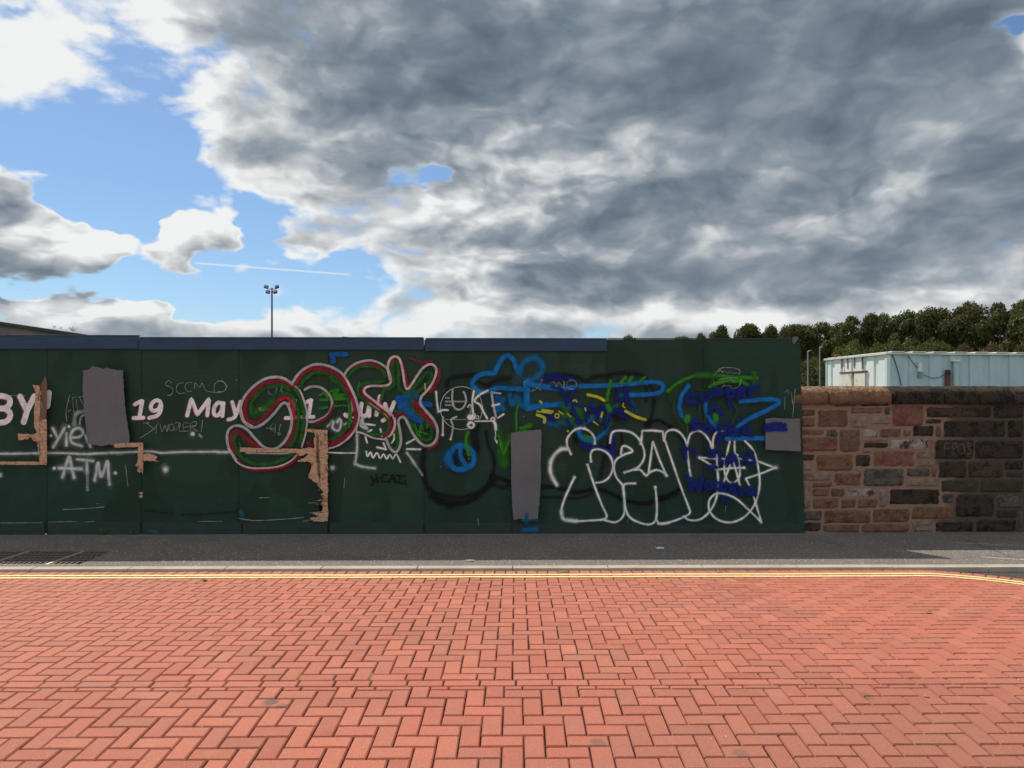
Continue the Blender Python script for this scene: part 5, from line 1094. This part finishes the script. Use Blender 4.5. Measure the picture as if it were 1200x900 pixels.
LBL = ['tiny tree top just showing above the right end of the blue top rail','low rounded tree top above the hoarding, second tree from the left','slim dim tree top in the notch between two rounded crowns above the hoarding','rounded tree crown above the hoarding, left of the wide domed one','wide domed tree crown above the green hoarding left of its torn corner',
  'flat-topped tree crown just left of the hoarding corner','dark tree directly behind the top right corner of the hoarding','tree behind the two thin poles','broad tree above the left end of the cabin','tree above the doors of the cabin','tree above the near corner of the cabin roof','wide tree above the socket box of the cabin','tall oval tree above the vent pipe, separate from its neighbours','tall tree second from the right edge of the view','tallest tree at the right edge of the view','tree beyond the right edge of the view, nearer one','tree beyond the right edge of the view, farther one']
for n9, ((px, top, dep, wp, i), lb) in enumerate(zip(TR, LBL)): tree(px, top+(2.5 if n9 % 3 == 1 else (-1.5 if n9 % 5 == 2 else 0)), dep, wp*(1.12 if n9 % 2 else 1.24), i, lb)
for n_, (px, top, dep, wp, i) in enumerate(((948,388,124,42,3),(977,382,122,40,1),(1010,376,120,40,0),(1042,371,118,44,2),(1076,368,114,44,4),(1114,367,112,40,1),(1154,364,108,44,0),(1192,362,104,44,3),(1236,360,100,50,2))):
    tree(px, top+7, dep, wp*1.15, i+2, 'dark tree in the back row, seen in the gaps between nearer crowns', 'back row of trees', 'tree')
# bushes in front of the trees
bp = [crown_mesh('foliage', .2, 4.0, 3.2, 30, 9000, .13, m, 1.1, 50+i)[0] for i, m in enumerate((M_LEAF, M_LEAF2, M_LEAF3))]
BU = [(952,418,80,60,0,'dark bush between the hoarding edge and the poles'),(985,404,84,56,2,'lighter green bush above the left end of the cabin'),(1006,396,86,44,2,'bright green bush over the cabin doors'),(1050,398,82,70,0,'dark bush behind the near corner of the cabin'),(1095,396,80,60,0,'dark green bush behind the socket box'),
      (1130,404,74,50,1,'reddish brown bush above the vent pipe'),(1160,402,72,56,1,'reddish brown bush above the right part of the cabin'),(1196,404,70,50,1,'reddish bush at the right edge above the cabin roof'),(1240,402,70,60,0,'bush beyond the right edge of the view'),(1030,402,84,50,2,'green bush over the right door of the cabin'),(1075,404,78,44,0,'low dark bush tucked behind the cabin roof edge')]
for px, top, dep, wp, k, lb in BU:
    b0 = P(px, PY, dep); zt = P(px, top, dep).z; o = bpy.data.objects.new('bush', bp[k]); COL.objects.link(o); o.location = (b0.x, b0.y, -.05); o.scale = (wp/FOC*dep/2/3.2, wp/FOC*dep/2/3.2, (zt+.05)/4.1); o.rotation_euler.z = px*.1
    tag(o, lb, 'bush', 'bushes between the cabin and the trees')
# weeds at the foot of the boards and on the shed roof
def weed(name, p, h, n, label, m, grp, cat='weed'):
    t2 = thing(name, label, cat, grp); bm = bmesh.new(); bl = bmesh.new()
    for i in range(n):
        an_ = random.uniform(0, 2*math.pi); tip = Vector(p)+Vector((math.cos(an_)*h*.6, math.sin(an_)*h*.35-h*.05, h*random.uniform(.4, 1)))
        tube(bm, [Vector(p), Vector(p).lerp(tip, .5)+Vector((0,0,h*.12)), tip], h*.02, 4, h*.008)
        for k in range(7):
            c_ = Vector(p).lerp(tip, .35+.1*k)+Vector((random.gauss(0,h*.07), random.gauss(0,h*.05), random.gauss(0,h*.05))); a = Vector((random.gauss(0,1), random.gauss(0,1), random.gauss(0,.6))).normalized()*h*.13; b_ = a.cross(Vector((0,-.5,1))).normalized()*h*.05
            bl.faces.new([bl.verts.new(c_-a), bl.verts.new(c_-b_), bl.verts.new(c_+a), bl.verts.new(c_+b_)])
    bmobj('stem', bm, m, t2); bmobj('leaf_cluster', bl, m, t2)
M_WEED = mat('weed_green', (.06,.10,.025), .6)
weed('weed', (onY(121,624.5,FY-.03).x, FY-.035, FPZ(FY)), .085, 9, 'small bushy weed at the foot of the hoarding below A7M', M_WEED, 'weeds at the foot of the hoarding')
weed('weed', (onY(152,624.8,FY-.03).x, FY-.035, FPZ(FY)), .05, 6, 'tiny weed right of the bushy one at the foot of the hoarding', M_WEED, 'weeds at the foot of the hoarding')
for (px, py, h, lb) in ((62,383.5,.13,'wispy plant leftmost on the sloping shed roof edge'),(70,384.8,.11,'wispy plant between two others on the shed roof edge'),(84,387.3,.22,'taller wispy plant rightmost on the shed roof edge')):
    p = P(px, py, SD); weed('roof_weed', (p.x, p.y+.1, p.z-.02), h, 5, lb, mat('roof_weed_green', (.05,.06,.03), .7), 'plants on the shed roof')

# ------------------------------------------------------------ litter
M_PAPER = mat('paper', (.88,.88,.86), .8); M_DLEAF = mat('dry_leaf', (.42,.30,.20), .8)
def scrap(px, py, w_, d_, m, name, label, cat, zf, seed, pal=None):
    g2 = random.Random(seed); p = onZ(px, py, -.02); z0 = zf(p.y); bm = bmesh.new(); n = 9
    rim = [bm.verts.new((p.x+w_*math.cos(k*2*math.pi/n)*g2.uniform(.7,1.1), p.y+d_*math.sin(k*2*math.pi/n)*g2.uniform(.6,1.1), z0+.003+g2.uniform(0,.014))) for k in range(n)]
    c_ = bm.verts.new((p.x, p.y, z0+.02))
    for k in range(n): bm.faces.new((rim[k], rim[(k+1)%n], c_))
    r = bmesh.ops.solidify(bm, geom=bm.faces[:], thickness=.0015)
    tag(bmobj(name, bm, m), label, cat)
scrap(773.5, 642.5, .06, .045, M_PAPER, 'paper_scrap', 'white paper scrap on the dark footpath right of the middle', 'litter', FPZ, 1)
scrap(551, 657.8, .055, .03, mat('pale_scrap', (.6,.5,.42), .8), 'crumpled_wrapper', 'crumpled pale wrapper on the sunlit strip behind the kerb', 'litter', FPZ, 2)
scrap(662, 668.6, .05, .02, M_DLEAF, 'dry_leaf', 'curled dry leaf in the gutter below the wide grey patch', 'leaf', lambda y_: float(zr(y_)), 3)
scrap(655, 669.4, .03, .02, M_DLEAF, 'dry_leaf', 'smaller dry leaf beside the curled one in the gutter', 'leaf', lambda y_: float(zr(y_)), 4)
scrap(240, 681, .024, .018, mat('brown_leaf', (.20,.14,.08), .8), 'dry_leaf', 'small brown leaf on the bricks below the yellow lines at left', 'leaf', lambda y_: float(zr(y_)), 5)
scrap(843, 668, .035, .015, M_DLEAF, 'dry_leaf', 'dry leaf in the gutter right of centre', 'leaf', lambda y_: float(zr(y_)), 6)
scrap(1088, 725, .03, .02, mat('yellow_leaf', (.55,.40,.22), .8), 'dry_leaf', 'yellowish leaf on the bricks near the right edge', 'leaf', lambda y_: float(zr(y_)), 7)
scrap(1085, 827, .02, .010, bpy.data.materials['yellow_leaf'], 'dry_leaf', 'tiny yellow leaf on the near bricks at the right', 'leaf', lambda y_: float(zr(y_)), 8)
# grit and petals: many tiny flecks lying in the joints and gutter
V, Fc = [], []
for _ in range(520):
    if random.random() < .55: X, Y = random.uniform(-5, 5), KF-abs(random.gauss(0, .03))-.004
    else: X, Y = random.uniform(-4.5, 4.5), random.uniform(2.9, 6.9)
    if Y > edgeY(X): continue
    z0 = float(zr(Y))+.001; s_ = random.uniform(.002, .0055); b0 = len(V)
    for k in range(5): a = k*1.2566+random.random()*.5; V.append((X+s_*math.cos(a), Y+s_*math.sin(a), z0))
    V.append((X, Y, z0+s_*.8))
    for k in range(5): Fc.append((b0+k, b0+(k+1)%5, b0+5))
tag(obj('grit', V, Fc, mat('pale_grit', (.55,.48,.42), .9), kind='stuff'), 'pale grit and crumbs scattered on the bricks and in the gutter', 'grit')
